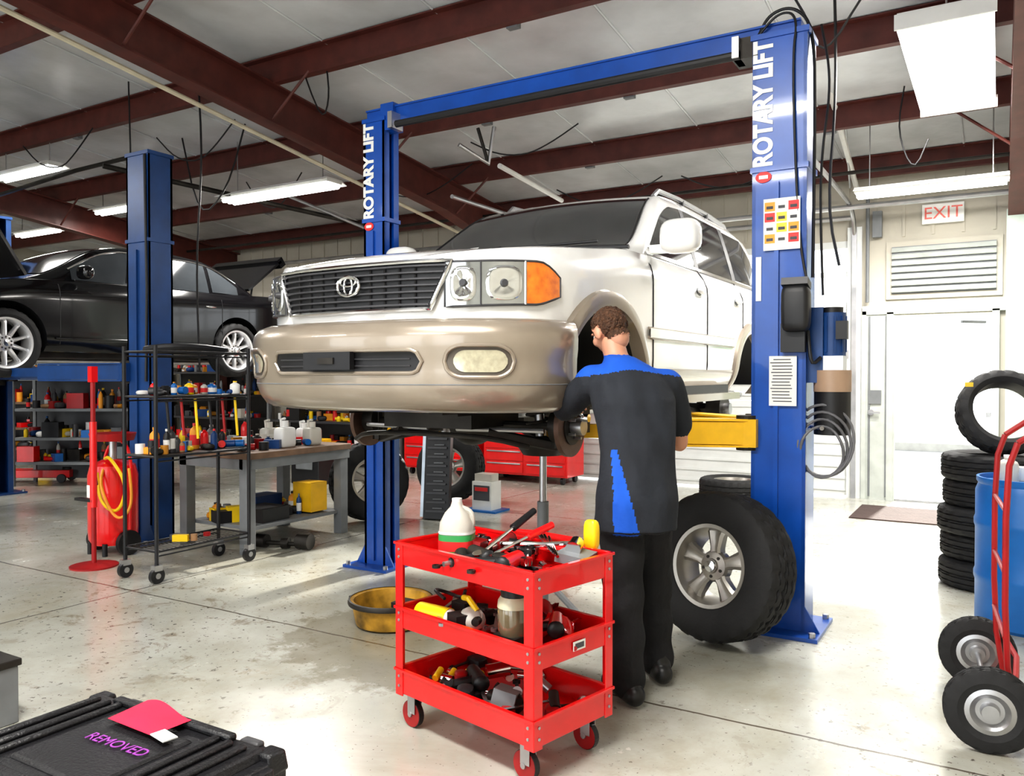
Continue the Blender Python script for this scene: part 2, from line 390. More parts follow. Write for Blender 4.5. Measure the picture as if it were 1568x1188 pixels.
b.box((-.60,VB-.03,2.21),(1.56,.09,.10),FRM); b.box((-1.36,VB-.03,1.1),(.05,.09,2.2),FRM)
b.box((.12,VB-.03,1.1),(.1,.09,2.2),FRM)
b.box((-.555,VB+.06,.012),(1.0,.16,.024),STEEL)
b.cyl((-1.28,VB-.08,1.02),(-1.28,VB-.05,1.02),.035,STEEL); b.box((-1.24,VB-.1,1.02),(.12,.02,.02),STEEL); b.box((-1.24,VB-.065,1.2),(.14,.02,.16),GREY)
for u in (-1.3,-1.12): b.box((u,VB-.06,1.09),(.02,.02,2.1),GREY)
b.build('frame',parent=e,smooth=False)
b=MB(); b.box((-.035,VB+.62,1.06),(.045,.95,2.1),FRM); b.box((-.10,VB+.75,1.0),(.05,.6,.06),STEEL); b.box((-.25,VB+.25,2.06),(.3,.03,.03),GREY,rot=(0,0,40)); b.build('leaf',parent=e,smooth=False)
b=MB(); b.box((-.55,VB-.01,2.66),(1.16,.04,.66),WALL); b.box((-.55,VB-.035,2.66),(1.04,.02,.54),GREY)
for k in range(7): b.box((-.55,VB-.06,2.43+k*.077),(1.04,.012,.060),FRM,rot=(-35,0,0))
b.build('louver_vent',smooth=False)
b=MB(); b.box((-.55,VB-.04,3.27),(.42,.06,.22),WHITE); b.build('exit_sign',bevel=.005)
ex=bpy.data.objects['exit_sign']
text_mesh('EXIT',.19,mat('exit_letter_red',(.85,.18,.15),.5),'letters',Matrix.Translation((-.55,VB-.073,3.27))@Euler((math.pi/2,0,0)).to_matrix().to_4x4(),ex)
b=MB(); 
b.tube([(-1.32,VB-.11,2.3),(-1.32,VB-.11,3.6)],.02,GREY); b.box((-1.22,VB-.08,3.2),(.1,.08,.3),GREY)
b.build('electrical_conduit')
b=MB(); b.box((-.80,9.35,.006),(1.0,.95,.012),mat('brown_door_mat',(0.07,0.045,0.04),0.95,bump=.5)); b.build('door_mat')
# ------------------------------------------------------------ lights
def fixture(name,cx,cy,z,lx,ly,power,wing=True,lens=False):
    e=empty(name,(cx,cy,z)); b=MB()
    b.box((0,0,.05),(lx,ly,.05),WHITE)
    if lens:
        b.box((0,0,-.005),(lx,ly,.07),DIFF,taper=1.0)
        for s in (-1,1): b.box((0,s*(ly/2+.01),.01),(lx+.03,.02,.10),WHITE)
    elif lx>ly:
        if wing:
            for s in (-1,1): b.box((0,s*(ly/2+.035),.05),(lx,.10,.008),WHITE,rot=(s*-25,0,0))
        n=max(2,int(ly/.08))
        for k in range(n): y=-ly/2+ly*(k+.5)/n; b.cyl((-lx/2+.02,y,.0),(lx/2-.02,y,.0),.026,TUBE,n=10)
    for sx in (-.4,.4):
        px,py=(sx*lx,0) if lx>ly else (0,sx*ly)
        b.cyl((px,py,.07),(px,py,cl(cy+py)-z-.01),.006,STEEL,n=6)
    b.build('housing',parent=e)
    li=bpy.data.lights.new(name+'_lamp','AREA'); li.shape='RECTANGLE'; li.size=lx; li.size_y=ly; li.energy=power; li.color=(1,.97,.92)
    lo=bpy.data.objects.new('lamp',li); scene.collection.objects.link(lo); lo.parent=e; lo.location=(0,0,-.06)
    return e
FN='fluorescent_and_fill_light'  # shared by the shop's own fixtures and the added fill lamps
fixture(FN,-.60,9.0,3.28,1.35,.16,70)
fixture(FN,-.32,7.05,3.78,.56,2.1,190,lens=True)
pL=pt(428,298,9.6); fixture(FN,pL.x,pL.y,pL.z,1.75,.24,100)
for (a_,b_,d_) in ((45,268,10.0),(190,322,12.0),(60,358,14.0)):
    pL=pt(a_,b_,d_); fixture(FN,pL.x,pL.y,pL.z,1.2,.18,45)
fixture(FN,-9.5,2.5,3.9,2.4,.2,90)
fixture(FN,-1.6,0.6,4.3,2.4,.3,230)  # added fill lamp, unseen above the camera, brightens the front of the car
fixture(FN,-3.0,-3.2,4.5,2.4,.3,150)  # added fill lamp behind the camera, out of view
fixture(FN,-8.5,-2.2,4.5,2.4,.3,110)  # another unseen fill lamp, added on the camera side of the shop
w=bpy.data.worlds.new('World'); scene.world=w; w.use_nodes=True
bg=w.node_tree.nodes['Background']; bg.inputs[0].default_value=(0.93,0.97,1.0,1); bg.inputs[1].default_value=3.1
sl=bpy.data.lights.new('sun','SUN'); sl.energy=12; sl.angle=.05; sl.color=(1,.96,.88); so=bpy.data.objects.new('sun',sl); scene.collection.objects.link(so)
so.rotation_euler=Vector((-.05,-1,-.45)).to_track_quat('-Z','Y').to_euler(); so.location=(0,20,10)
# ------------------------------------------------------------ camera
cam=bpy.data.cameras.new('camera'); co=bpy.data.objects.new('camera',cam); scene.collection.objects.link(co)
cam.sensor_width=36; cam.lens=36*1250/1568; co.location=(0,0,CH); co.rotation_euler=(math.radians(90-.87),0,YAW); cam.clip_start=.05
scene.camera=co
scene.view_settings.view_transform='Standard'
try: scene.view_settings.look='Medium High Contrast'
except Exception: pass
scene.view_settings.exposure=0.12
# ------------------------------------------------------------ wheels
def tire(b,M,Ro,rr,w,m=RUBBER,n=108):
    h=w/2
    prof=[(rr,-h*.78),(rr+.015,-h*.9),(rr+.35*(Ro-rr),-h*1.02),(Ro-.045,-h),(Ro-.016,-h*.9),(Ro-.004,-h*.75)]
    fl_=[0,0,0,1,2,2]
    tr=[-.52,-.50,-.44,-.42,-.14,-.12,-.06,-.04,.04,.06,.12,.14,.42,.44,.50,.52]
    for i,t in enumerate(tr):
        g=(i%4 in (1,2)); prof.append((Ro-(.012 if g else 0),h*t)); fl_.append(2 if not g else 0)
    for (r,z),f in zip(prof[5::-1],fl_[5::-1]): prof.append((r,-z)); fl_.append(f)
    def mod(i,j,r):
        k=(i+(2 if j>len(prof)//2 else 0)+ (j%2))%4
        if fl_[j]==2 and k==0: return r-.011
        if fl_[j]==1 and k==0: return r-.006
        return r
    b.lathe(prof,m,n,M,mod=mod)
    b.lathe([(rr,h*.78),(rr-.004,0),(rr,-h*.78)],BLACKPL,40,M)
def rim5(b,M,rr,w,ns=5,m=ALLOY):
    h=w/2
    b.lathe([(rr+.008,h*.86),(rr+.012,h*.80),(rr,h*.72),(rr-.012,h*.6),(rr-.028,h*.2),(rr-.03,-h*.5),(rr,-h*.78),(rr-.008,-h*.7),(rr-.036,-h*.5),(rr-.036,h*.2),(rr-.022,h*.62),(rr-.012,h*.84)],m,48,M,closed=True)
    hz=h*.42
    b.lathe([(0,hz+.03),(.035,hz+.03),(.04,hz+.018),(.075,hz+.008),(.085,hz-.01),(.085,hz-.05),(0,hz-.05)],m,32,M)
    b.lathe([(0,hz+.045),(.03,hz+.042),(.036,hz+.02)],CHROME,24,M)
    for k in range(ns):
        a=2*math.pi*k/ns+math.pi/2; c,s=math.cos(a),math.sin(a)
        rings=[]
        wd0,wd1=(.036,.058) if ns==5 else (.022,.018)
        for (r,wd,zt,zb) in ((.06,wd0,hz+.008,hz-.05),(rr*.45,wd0*.9,hz+.012,hz-.045),(rr*.75,wd1*.85,hz+.016,hz-.03),(rr-.02,wd1*1.15,hz+.012,hz-.03)):
            rings.append([Vector((r,-wd,zb)),Vector((r,wd,zb)),Vector((r,wd*.95,zt-.012)),Vector((r,wd*.6,zt)),Vector((r,wd*.2,zt-.006)),Vector((r,-wd*.2,zt-.006)),Vector((r,-wd*.6,zt)),Vector((r,-wd*.95,zt-.012))])
        b.loft(rings,m,M@Matrix.Rotation(a,4,'Z'))
        b.cyl((.055*math.cos(a+.6),.055*math.sin(a+.6),hz-.01),(.055*math.cos(a+.6),.055*math.sin(a+.6),hz+.018),.009,DSTEEL,n=6,M=M)
def loose_wheel(name,c,axis,Ro=.39,rr=.215,w=.27,rim=True):
    b=MB(); M=Mdir((0,0,0),axis); tire(b,M,Ro,rr,w)
    if rim: rim5(b,M,rr,w)
    return b.build(name,loc=c,angle=28)
# ------------------------------------------------------------ car generator
class Car:
    def __init__(s,path,wrear,ztop,gb,zt,belt,zbot,shr,crown=.035):
        s.path=path; s.ztop=ztop; s.gbt=gb; s.ztt=zt; s.belt=belt; s.zbot=zbot; s.shr=shr; s.crown=crown
        s.wt=[(y,x) for (x,y) in path]+wrear
        s.arc=[0]
        for i in range(1,len(path)): s.arc.append(s.arc[-1]+math.dist(path[i],path[i-1]))
        s.px=[(a,p[0]) for a,p in zip(s.arc,path)]; s.py=[(a,p[1]) for a,p in zip(s.arc,path)]
    def wb(s,y): return max(.03,itp(y,s.wt))
    def W(s,y,z):
        w=s.wb(y); zt=itp(y,s.ztop); f=1.0
        if z<s.zbot+.16: f-=.05*((s.zbot+.16-z)/.16)**2
        q=(z-(zt-.16))/.16
        if q>0: f-=.075*min(q,1)**2.2
        return w*f
    def G(s,y,z):
        g=itp(y,s.gbt); t=max(0,(z-s.belt)/(.6)); zt=itp(y,s.ztt)
        x=g*(1-s.shr*t**1.15); q=(z-(zt-.09))/.09
        if q>0: x-=.045*min(q,1)**2
        return x
    def side(s,y,z,off=0):
        zt=itp(y,s.ztop)
        if z<=zt and z<s.belt: return s.W(y,z)+off
        return s.G(y,z)+off
    def top(s,x,y,off=0):
        zt=itp(y,s.ztt); w=max(.1,s.G(y,zt)); return Vector((x,y-off*.5,zt+.03*(1-(x/w)**2)+off))
    def front(s,a,z,off=0):
        sg=1 if a>=0 else -1; a=abs(a)
        x=itp(a,s.px); y=itp(a,s.py); e=.01
        dx=itp(a+e,s.px)-itp(max(0,a-e),s.px); dy=itp(a+e,s.py)-itp(max(0,a-e),s.py); l=math.hypot(dx,dy) or 1
        nx,ny=dy/l,-dx/l
        return Vector((sg*(x+nx*off),y+ny*off,z))
    def body(s,name,parent,paint,arches,dark=BLACKPL,y1=None):
        b=MB(); ys=[]
        yy=[p[0] for p in s.wt]
        for i in range(len(yy)-1):
            n=max(1,int((yy[i+1]-yy[i])/.07)) 
            for k in range(n): ys.append(yy[i]+(yy[i+1]-yy[i])*k/n)
        ys.append(yy[-1]); rings=[]
        for y in ys:
            w=s.wb(y); zt=itp(y,s.ztop); half=[(0,s.zbot),(w*.5,s.zbot),(w*.9,s.zbot)]
            for k in range(15):
                z=s.zbot+.01+(zt-s.zbot-.01)*k/14; half.append((s.W(y,z),z))
            we=s.W(y,zt); cr=s.crown*min(1,w/.9)
            for f in (.97,.9,.75,.5,.25,0): half.append((we*f,zt+cr*(1-f*f)+(.006 if f>.95 else 0)))
            rings.append([Vector((x,y,z)) for x,z in half]+[Vector((-x,y,z)) for x,z in half[-2:0:-1]])
        b.loft(rings,paint); ob=b.build(name,parent=parent,angle=180)
        ob.data.materials.append(dark)
        c=MB()
        for (ya,za,ra) in arches:
            for sg in (-1,1): c.cyl((sg*.42,ya,za),(sg*1.2,ya,za),ra,dark,n=56)
        cu=c.build('cut',parent=parent); md=ob.modifiers.new('b','BOOLEAN'); md.operation='DIFFERENCE'; md.solver='EXACT'; md.object=cu
        me=evalmods(ob); bpy.data.objects.remove(cu)
        for p in me.polygons:
            for (ya,za,ra) in arches:
                d=math.hypot(p.center.y-ya,p.center.z-za)
                if d<ra+.004 and abs(d-ra)<.014 and abs(p.normal.x)<.5 and (p.normal.y*(p.center.y-ya)+p.normal.z*(p.center.z-za))<0: p.material_index=1
                if d<ra+.02 and abs(abs(p.center.x)-.42)<.02: p.material_index=1
            p.use_smooth=True
        me.set_sharp_from_angle(angle=math.radians(32)); return ob
    def green(s,name,parent,paint):
        b=MB(); y0=s.ztt[0][0]; y1=s.ztt[-1][0]; n=60; rings=[]
        for i in range(n+1):
            y=y0+(y1-y0)*i/n; zt=itp(y,s.ztt); half=[]
            for k in range(11):
                z=s.belt-.05+(zt-s.belt+.05)*k/10; half.append((s.G(y,z),z))
            we=s.G(y,zt)
            for f in (.96,.88,.7,.45,.2,0): half.append((we*f,zt+.03*(1-f*f)))
            rings.append([Vector((x,y,z)) for x,z in half]+[Vector((-x,y,z)) for x,z in half[-2::-1]])
        b.loft(rings,paint); return b.build(name,parent=parent,angle=50)
    def sidepatch(s,b,y0,y1,lo,hi,m,off=.004,n=24,nb=6,both=True):
        for sg in ((1,-1) if both else (1,)):
            def fn(i,j):
                y=y0+(y1-y0)*i; a=lo(y);c=hi(y); z=a+(c-a)*j; return Vector((sg*s.side(y,z,off),y,z))
            b.grid(fn,n,nb,m)
    def frontpatch(s,b,a0,a1,lo,hi,m,off=.006,n=16,nb=4):
        for sg in (1,-1):
            def fn(i,j):
                a=a0+(a1-a0)*i; l=lo(a);h=hi(a); z=l+(h-l)*j
                q=s.front(a,z,off); q.x*=sg; return q
            b.grid(fn,n,nb,m)
def band(b,car,yc,zc,r0,r1,m,off=.03,a0=-12,a1=192):
    for sg in (1,-1):
        rings=[]
        n=40
        for i in range(n+1):
            a=math.radians(a0+(a1-a0)*i/n); ring=[]
            for (r,o) in ((r0,-.05),(r0,off),((r0*2+r1)/3,off+.006),(r1-.015,off*.8),(r1,-.01)):
                y=yc-r*math.cos(a); z=max(.36,zc+r*math.sin(a)); zz=min(z,1.15)
                ring.append(Vector((sg*(car.W(y,zz)+o),y,z)))
            rings.append(ring)
        b.loft(rings,m,cap=False,closed=False)
# ------------------------------------------------------------ SUV
FAX=1.08; RAX=3.93; SZ=.93
suv=empty('suv_car',(-2.73,2.92,SZ))
C=Car(path=[(0.03,.14),(.3,.155),(.52,.205),(.68,.285),(.80,.39),(.875,.52),(.915,.68),(.94,.95),(.955,1.5)],
 wrear=[(4.2,.95),(4.6,.925),(4.85,.87),(4.95,.80)],
 ztop=[(.14,1.055),(.21,1.085),(.4,1.12),(1.0,1.19),(1.6,1.25),(5,1.25)],
 gb=[(1.45,.84),(1.8,.885),(4.2,.885),(4.7,.85),(4.95,.78)],
 zt=[(1.50,1.235),(1.62,1.27),(2.36,1.72),(2.52,1.775),(2.9,1.80),(4.0,1.80),(4.5,1.775),(4.7,1.72),(4.82,1.5),(4.93,1.25)],
 belt=1.22,zbot=.44,shr=.20)
C.body('body',suv,WHITEP,[(FAX,.40,.49),(RAX,.40,.47)])
C.green('greenhouse',suv,WHITEP)
b=MB()
def ws(i,j):
    y=1.66+(2.36-1.66)*i; lim=C.G(y,itp(y,C.ztt))-.035; x=-lim+2*lim*j; return C.top(x,y,.006)
b.grid(ws,18,24,GLASS)
hi=lambda y: min(itp(y,C.ztt)-.085,1.715)
C.sidepatch(b,1.90,2.72,lambda y:1.285,hi,GLASS); C.sidepatch(b,2.80,3.66,lambda y:1.285,hi,GLASS)
C.sidepatch(b,3.76,4.55,lambda y:1.30,lambda y:min(hi(y),1.70)-(.0 if y<4.3 else (y-4.3)*.5),GLASS)
def rw(i,j):
    z=1.3+.38*i; y=itp(z,[(1.25,4.93),(1.5,4.82),(1.72,4.7)])+.012; l=.62-.1*i; return Vector((-l+2*l*j,y,z))
b.grid(rw,8,8,GLASS)
b.grid(lambda i,j:C.top(-.42+.07*i,1.74+.07*j,.010),2,2,PAPER)
b.build('window_glass',parent=suv)
b=MB()
C.sidepatch(b,2.72,2.80,lambda y:1.27,hi,BLACKPL,.006,3); C.sidepatch(b,3.66,3.76,lambda y:1.27,hi,BLACKPL,.006,3)
C.sidepatch(b,1.78,4.6,lambda y:1.262,lambda y:1.285,CHROME,.008,40,1)
for y,za,zb_ in ((1.70,.50,1.24),(2.76,.46,1.27),(3.70,.75,1.27)):
    for sg in (1,-1): b.tube([Vector((sg*C.side(y+(.0),za+(zb_-za)*k/12,.0015),y,za+(zb_-za)*k/12)) for k in range(13)],.005,BLACKPL,n=6)
for sg in (-1,1):
    b.tube([C.top(sg*(C.G(y,itp(y,C.ztt))-.03),y,.004) for y in [1.66+.70*k/14 for k in range(15)]],.009,BLACKPL,n=6)
b.tube([C.top(x/10*.82,1.655,.008) for x in range(-10,11)],.014,BLACKPL,n=6)
b.tube([C.top(-.6,1.66,.03),C.top(-.1,1.70,.03)],.008,BLACKPL,n=6); b.tube([C.top(.05,1.66,.03),C.top(.6,1.70,.03)],.008,BLACKPL,n=6)
for sg in (1,-1):
    b.tube([Vector((sg*(C.W(y,itp(y,C.ztop))*.93),y,itp(y,C.ztop)+C.crown*(1-.93**2)+.001)) for y in [.36+1.2*k/20 for k in range(21)]],.005,BLACKPL,n=5)
b.tube([C.front(-.50+1.0*i/24,1.062,.004) for i in range(25)],.004,DGREY,n=5)
for y in (2.58,3.52):
    for sg in (1,-1):
        b.sph((sg*(C.side(y,1.10)+.02),y,1.10),(.018,.085,.022),WHITEP,12); b.sph((sg*(C.side(y,1.10)-.001),y,1.10),(.006,.06,.032),GREY,12)
C.sidepatch(b,1.62,3.42,lambda y:.745,lambda y:.80,WHITEP,.018,30,3)
for sg in (1,-1):
    for z in (.745,.80): b.tube([Vector((sg*(C.side(y,z,.006)),y,z)) for y in [1.62+1.8*k/20 for k in range(21)]],.010,BEIGE,n=6)
C.sidepatch(b,1.60,3.44,lambda y:.445,lambda y:.56,BEIGE,.014,30,4); C.sidepatch(b,4.44,4.93,lambda y:.445,lambda y:.80,BEIGE,.018,10,4)
band(b,C,FAX,.40,.485,.58,BEIGE,.028,20,188); band(b,C,RAX,.40,.465,.56,BEIGE,.028,-8,188)
for sg in (1,-1): b.box((sg*.93,2.52,.37),(.18,1.7,.05),BEIGE); b.box((sg*.90,2.52,.42),(.06,1.7,.06),BLACKPL)
for sg in (1,-1): b.box((sg*.83,1.60,.42),(.2,.02,.22),BLACKPL)
b.box((0,4.95,.62),(1.7,.16,.26),BEIGE)
for sg in (1,-1): b.box((sg*.84,4.86,1.05),(.1,.16,.28),REDL)
for sg in (1,-1):
    b.sph((sg*1.07,1.86,1.365),(.125,.075,.105),WHITEP,24,pw=.6); b.box((sg*.94,1.88,1.30),(.14,.05,.05),WHITEP)
    b.box((sg*1.07,1.936,1.365),(.2,.01,.16),GLASS)
for sg in (1,-1):
    b.tube([(sg*.60,2.62,1.80),(sg*.61,2.72,1.87),(sg*.61,4.3,1.87),(sg*.60,4.42,1.80)],.018,STEEL,smooth=1)
    for y in (3.2,3.8): b.cyl((sg*.61,y,1.78),(sg*.61,y,1.87),.02,BLACKPL)
b.build('trim',parent=suv)
b=MB()
GZ0,GZ1=.832,1.055
def gw(z): return .415+(z-GZ0)/(GZ1-GZ0)*.105
def gf(i,j):
    z=GZ0+(GZ1-GZ0)*j; l=gw(z); a=-l+2*l*i; return C.front(a,z,.012)
b.grid(gf,30,5,BLACKPL)
for k in range(7):
    z=GZ0+.022+.030*k; l=gw(z)-.015; b.tube([C.front(-l+2*l*i/24,z,.026) for i in range(25)],.006,DGREY,n=6)
for k in range(-4,5): 
    if k: b.tube([C.front(k*.085,GZ0+.01+i*.05,.020) for i in range(5)],.004,BLACKPL,n=5)
per=[]
for i in range(25): l=gw(GZ1); per.append(C.front(-l+2*l*i/24,GZ1,.022))
for i in range(1,7): z=GZ1-(GZ1-GZ0)*i/7; per.append(C.front(gw(z),z,.022))
for i in range(25): l=gw(GZ0); per.append(C.front(l-2*l*i/24,GZ0,.022))
for i in range(1,7): z=GZ0+(GZ1-GZ0)*i/7; per.append(C.front(-gw(z),z,.022))
b.tube(per,.011,CHROME,n=8,closed=True)
for rx,rz,th in ((.068,.047,.008),(.026,.042,.006)):
    b.tube([Vector((rx*math.cos(t),.098,.955+rz*math.sin(t))) for t in [2*math.pi*k/32 for k in range(32)]],th,CHROME,closed=True)
b.tube([Vector((.05*math.cos(t),.098,.975+.02*math.sin(t))) for t in [2*math.pi*k/32 for k in range(32)]],.006,CHROME,closed=True)
hl=lambda a: .842+(a-.56)*.035
hh=lambda a: 1.050+ (a-.56)*.02
C.frontpatch(b,.49,.85,lambda a:hl(a)-.0,hh,LENS,.018,20,6)
oh=lambda a:hh(a)-max(0,a-.93)**1.5*1.6
ol=lambda a:hl(a)+max(0,a-.93)*.30
C.frontpatch(b,.862,1.05,ol,oh,ORANGE,.018,12,6)
REF=mat('reflector',(0.72,0.74,0.74),.06,.9,.08,scale=8,coat=1)
for sg in (1,-1):
    b.tube([C.front(sg*.856,hl(.856)+(hh(.856)-hl(.856))*k/6,.018) for k in range(7)],.006,CHROME,n=6)
    b.tube([C.front(sg*.65,hl(.65)+(hh(.65)-hl(.65))*k/6,.018) for k in range(7)],.005,DGREY,n=6)
    for a0_,a1_ in ((.665,.845),(.505,.635)):
        def fn(i,j,a0_=a0_,a1_=a1_,sg=sg):
            t=2*math.pi*i; r=j; ca=math.copysign(abs(math.cos(t))**.7,math.cos(t)); sa=math.copysign(abs(math.sin(t))**.7,math.sin(t))
            a=(a0_+a1_)/2+(a1_-a0_)/2*r*ca*.92; zc=(hl(a)+hh(a))/2; hz_=(hh(a)-hl(a))/2*.80
            q=C.front(a,zc+hz_*r*sa,.0195+.016*(r*r)*(1-r**6)+.003*math.cos(6*t)*r*(1-r)); q.x*=sg; return q
        b.grid(fn,36,10,REF)
        q2=C.front((a0_+a1_)/2*sg,.95,.02); d=C.front((a0_+a1_)/2*sg,.95,.1)-q2
        b.cyl(q2,q2+d.normalized()*.022,.020,DGREY,.014,n=16)
    P=[]
    for i in range(17): a=.485+(1.055-.485)*i/16; P.append(C.front(sg*a,oh(a),.016))
    for i in range(17): a=1.055-(1.055-.485)*i/16; P.append(C.front(sg*a,ol(a),.016))
    b.tube(P,.006,DGREY,n=6,closed=True)
b.build('grille_and_lamps',parent=suv)
prof=[(.34,-.08),(.352,0.02),(.37,.055),(.42,.09),(.47,.105),(.54,.108),(.60,.112),(.645,.125),(.70,.128),(.74,.118),(.768,.095),(.785,.055),(.79,-.02)]
def tsc(a): return itp(abs(a),[(0,1),(.75,1),(1.0,.78),(1.14,.45)])
def bo(a,z):
    o=itp(z,prof); return o*tsc(a)
def bf(a,z,off=0): return C.front(a,z,bo(a,z)+off)
b=MB()
rings=[]
NA=72; AM=1.14
for i in range(NA+1):
    a=-AM+2*AM*i/NA; rings.append([bf(a,z) for (z,o) in prof]+[C.front(a,.76,-.08),C.front(a,.40,-.10)])
b.loft(rings,BEIGE)
def bpatch(a0,a1,lo,hi,m,off,n=20,nb=4,both=True):
    for sg in ((1,-1) if both else (1,)):
        b.grid(lambda i,j:(lambda q:Vector((q.x*sg,q.y,q.z)))(bf(a0+(a1-a0)*i,lo(a0+(a1-a0)*i)+(hi(a0+(a1-a0)*i)-lo(a0+(a1-a0)*i))*j,off)),n,nb,m)
rnd=lambda a,lim,h: h*(1-max(0,(abs(a)-(lim-h))/h)**2)**.5 if abs(a)<lim else 0
SC=.585
bpatch(-.40,.40,lambda a:SC-rnd(a,.401,.045),lambda a:SC+rnd(a,.401,.045),BLACKPL,.003,40,4,False)
ringp=[bf(a,SC+rnd(a,.41,.054),.004) for a in [-.41+.82*i/40 for i in range(41)]]+[bf(a,SC-rnd(a,.41,.054),.004) for a in [.41-.82*i/40 for i in range(1,40)]]
b.tube(ringp,.010,BEIGE,closed=True)
for z in (SC-.02,SC+.012): b.tube([bf(-.36+.72*i/20,z,.006) for i in range(21)],.004,DGREY,n=5)
b.box((-.04,.0,SC+.005),(.30,.03,.085),BLACKPL); b.box((-.04,-.018,SC+.005),(.10,.01,.03),DSTEEL)
bpatch(.515,.775,lambda a:SC-rnd(a-.645,.1305,.068),lambda a:SC+rnd(a-.645,.1305,.068),mat('fog_recess',(0.10,0.085,0.07),.4),.003)
bpatch(.545,.755,lambda a:SC-rnd(a-.65,.106,.050),lambda a:SC+rnd(a-.65,.106,.050),FOG,.007)
for sg in (1,-1):
    P=[bf(a,SC+rnd(a-.645,.135,.073),.004) for a in [.51+.27*i/30 for i in range(31)]]+[bf(a,SC-rnd(a-.645,.135,.073),.004) for a in [.78-.27*i/30 for i in range(1,30)]]
    b.tube([Vector((q.x*sg,q.y,q.z)) for q in P],.010,BEIGE,closed=True)
b.tube([bf(-1.12+2.24*i/50,.478,.0) for i in range(51)],.003,GREY,n=5)
b.build('front_bumper',parent=suv)
b=MB()
for sg in (1,-1):
    b.box((sg*.36,2.6,.38),(.09,4.3,.13),DSTEEL)
    b.cyl((sg*.62,FAX,.24),(sg*.70,FAX,.24),.09,DSTEEL,n=24)
    b.cyl((sg*.70,FAX,.24),(sg*.728,FAX,.24),.165,RUST,n=40); b.cyl((sg*.728,FAX,.24),(sg*.735,FAX,.24),.10,DSTEEL,n=30); b.cyl((sg*.73,FAX,.24),(sg*.80,FAX,.24),.045,STEEL,n=20)
    for k in range(5):
        a=2*math.pi*k/5; b.cyl((sg*.73,FAX+.065*math.cos(a),.24+.065*math.sin(a)),(sg*.775,FAX+.065*math.cos(a),.24+.065*math.sin(a)),.008,STEEL,n=8)
    b.box((sg*.70,FAX+.13,.28),(.10,.10,.16),DSTEEL)
    b.tube([(sg*.30,FAX-.18,.20),(sg*.62,FAX,.13),(sg*.30,FAX+.22,.20)],.03,DSTEEL,n=8); b.tube([(sg*.40,FAX-.1,.44),(sg*.62,FAX,.42),(sg*.40,FAX+.12,.44)],.022,DSTEEL,n=8)
    b.tube([(sg*.64,FAX,.12),(sg*.64,FAX,.46)],.035,DSTEEL); b.cyl((sg*.52,FAX+.02,.18),(sg*.48,FAX+.04,.62),.028,STEEL); 
    b.tube([(sg*.50+.06*math.cos(t),FAX+.02+.06*math.sin(t),.22+t*.008) for t in [k*.5 for k in range(80)]],.009,DSTEEL,n=6)
    b.tube([(sg*.1,FAX,.24),(sg*.62,FAX,.24)],.022,DSTEEL); b.tube([(sg*.1,FAX-.2,.22),(sg*.62,FAX-.12,.22)],.014,STEEL)
    b.cyl((sg*.62,RAX,.24),(sg*.74,RAX,.24),.15,DSTEEL,n=32); b.cyl((sg*.72,RAX,.24),(sg*.79,RAX,.24),.05,STEEL)
    b.tube([(sg*.40,RAX-1.0,.36),(sg*.52,RAX,.2)],.03,DSTEEL); b.cyl((sg*.5,RAX+.1,.2),(sg*.45,RAX+.15,.7),.028,DSTEEL)
    b.box((sg*.40,.42,.38),(.08,.3,.10),DSTEEL)
b.sph((.08,FAX,.24),(.14,.16,.13),DSTEEL,18); b.box((0,FAX-.1,.32),(.6,.5,.18),DSTEEL); b.box((0,1.9,.30),(.42,.9,.20),DSTEEL); b.box((0,.62,.36),(.9,.25,.06),BLACKPL)
b.tube([(-.62,RAX,.24),(.62,RAX,.24)],.045,DSTEEL); b.sph((0,RAX,.24),(.16,.15,.15),DSTEEL,18); b.tube([(.1,2.3,.28),(0,RAX-.1,.25)],.035,DSTEEL)
b.tube([(.25,1.2,.3),(.3,2.4,.28),(.3,3.2,.3),(.40,4.0,.38),(.6,4.9,.34)],.03,STEEL,smooth=2); b.cyl((.26,2.6,.28),(.26,3.2,.28),.09,DSTEEL)
b.tube([(-.6,FAX-.25,.14),(-.4,FAX-.38,.2),(.4,FAX-.38,.2),(.6,FAX-.25,.14)],.014,DSTEEL,smooth=2)
b.tube([(.5,FAX+.05,.5),(.62,FAX+.15,.45),(.68,FAX+.1,.33)],.008,BLACKPL,smooth=2)
b.box((0,4.4,.42),(1.0,.7,.2),DSTEEL)
b.build('chassis',parent=suv)
# ------------------------------------------------------------ two post lift
def column(b,u,v,inward,h=3.39,m=BLUE,w=.30,d=.24,base=.48):
    t=.02
    b.box((u,v-d/2+t/2,h/2),(w,t,h),m); b.box((u,v+d/2-t/2,h/2),(w,t,h),m); b.box((u-inward*(w/2-t/2),v,h/2),(t,d,h),m)
    for s in (-1,1): b.box((u+inward*(w/2-.01),v+s*(d/2-.03),h/2),(t,.06,h),m)
    b.box((u-.01,v-d/2-.008,h/2-.4),(.025,.018,h-.9),m)
    b.box((u,v,2.62),(w+.02,d+.02,.03),m)
    b.box((u,v,h-.02),(w+.02,d+.02,.03),m)
    b.box((u,v,.01),(base,base,.02),m)
    for sx in (-1,1):
        for sy in (-1,1):
            b.cyl((u+sx*base*.43,v+sy*base*.43,.02),(u+sx*base*.43,v+sy*base*.43,.045),.018,STEEL,n=6)
    for sx in (-1,1): b.add([(u+sx*w/2,v-d/2,.02),(u+sx*(w/2+.08),v-d/2,.02),(u+sx*w/2,v-d/2,.16),(u+sx*w/2,v-d/2+.012,.02),(u+sx*(w/2+.08),v-d/2+.012,.02),(u+sx*w/2,v-d/2+.012,.16)],[(0,1,2),(5,4,3),(0,3,4,1),(1,4,5,2),(2,5,3,0)],m)
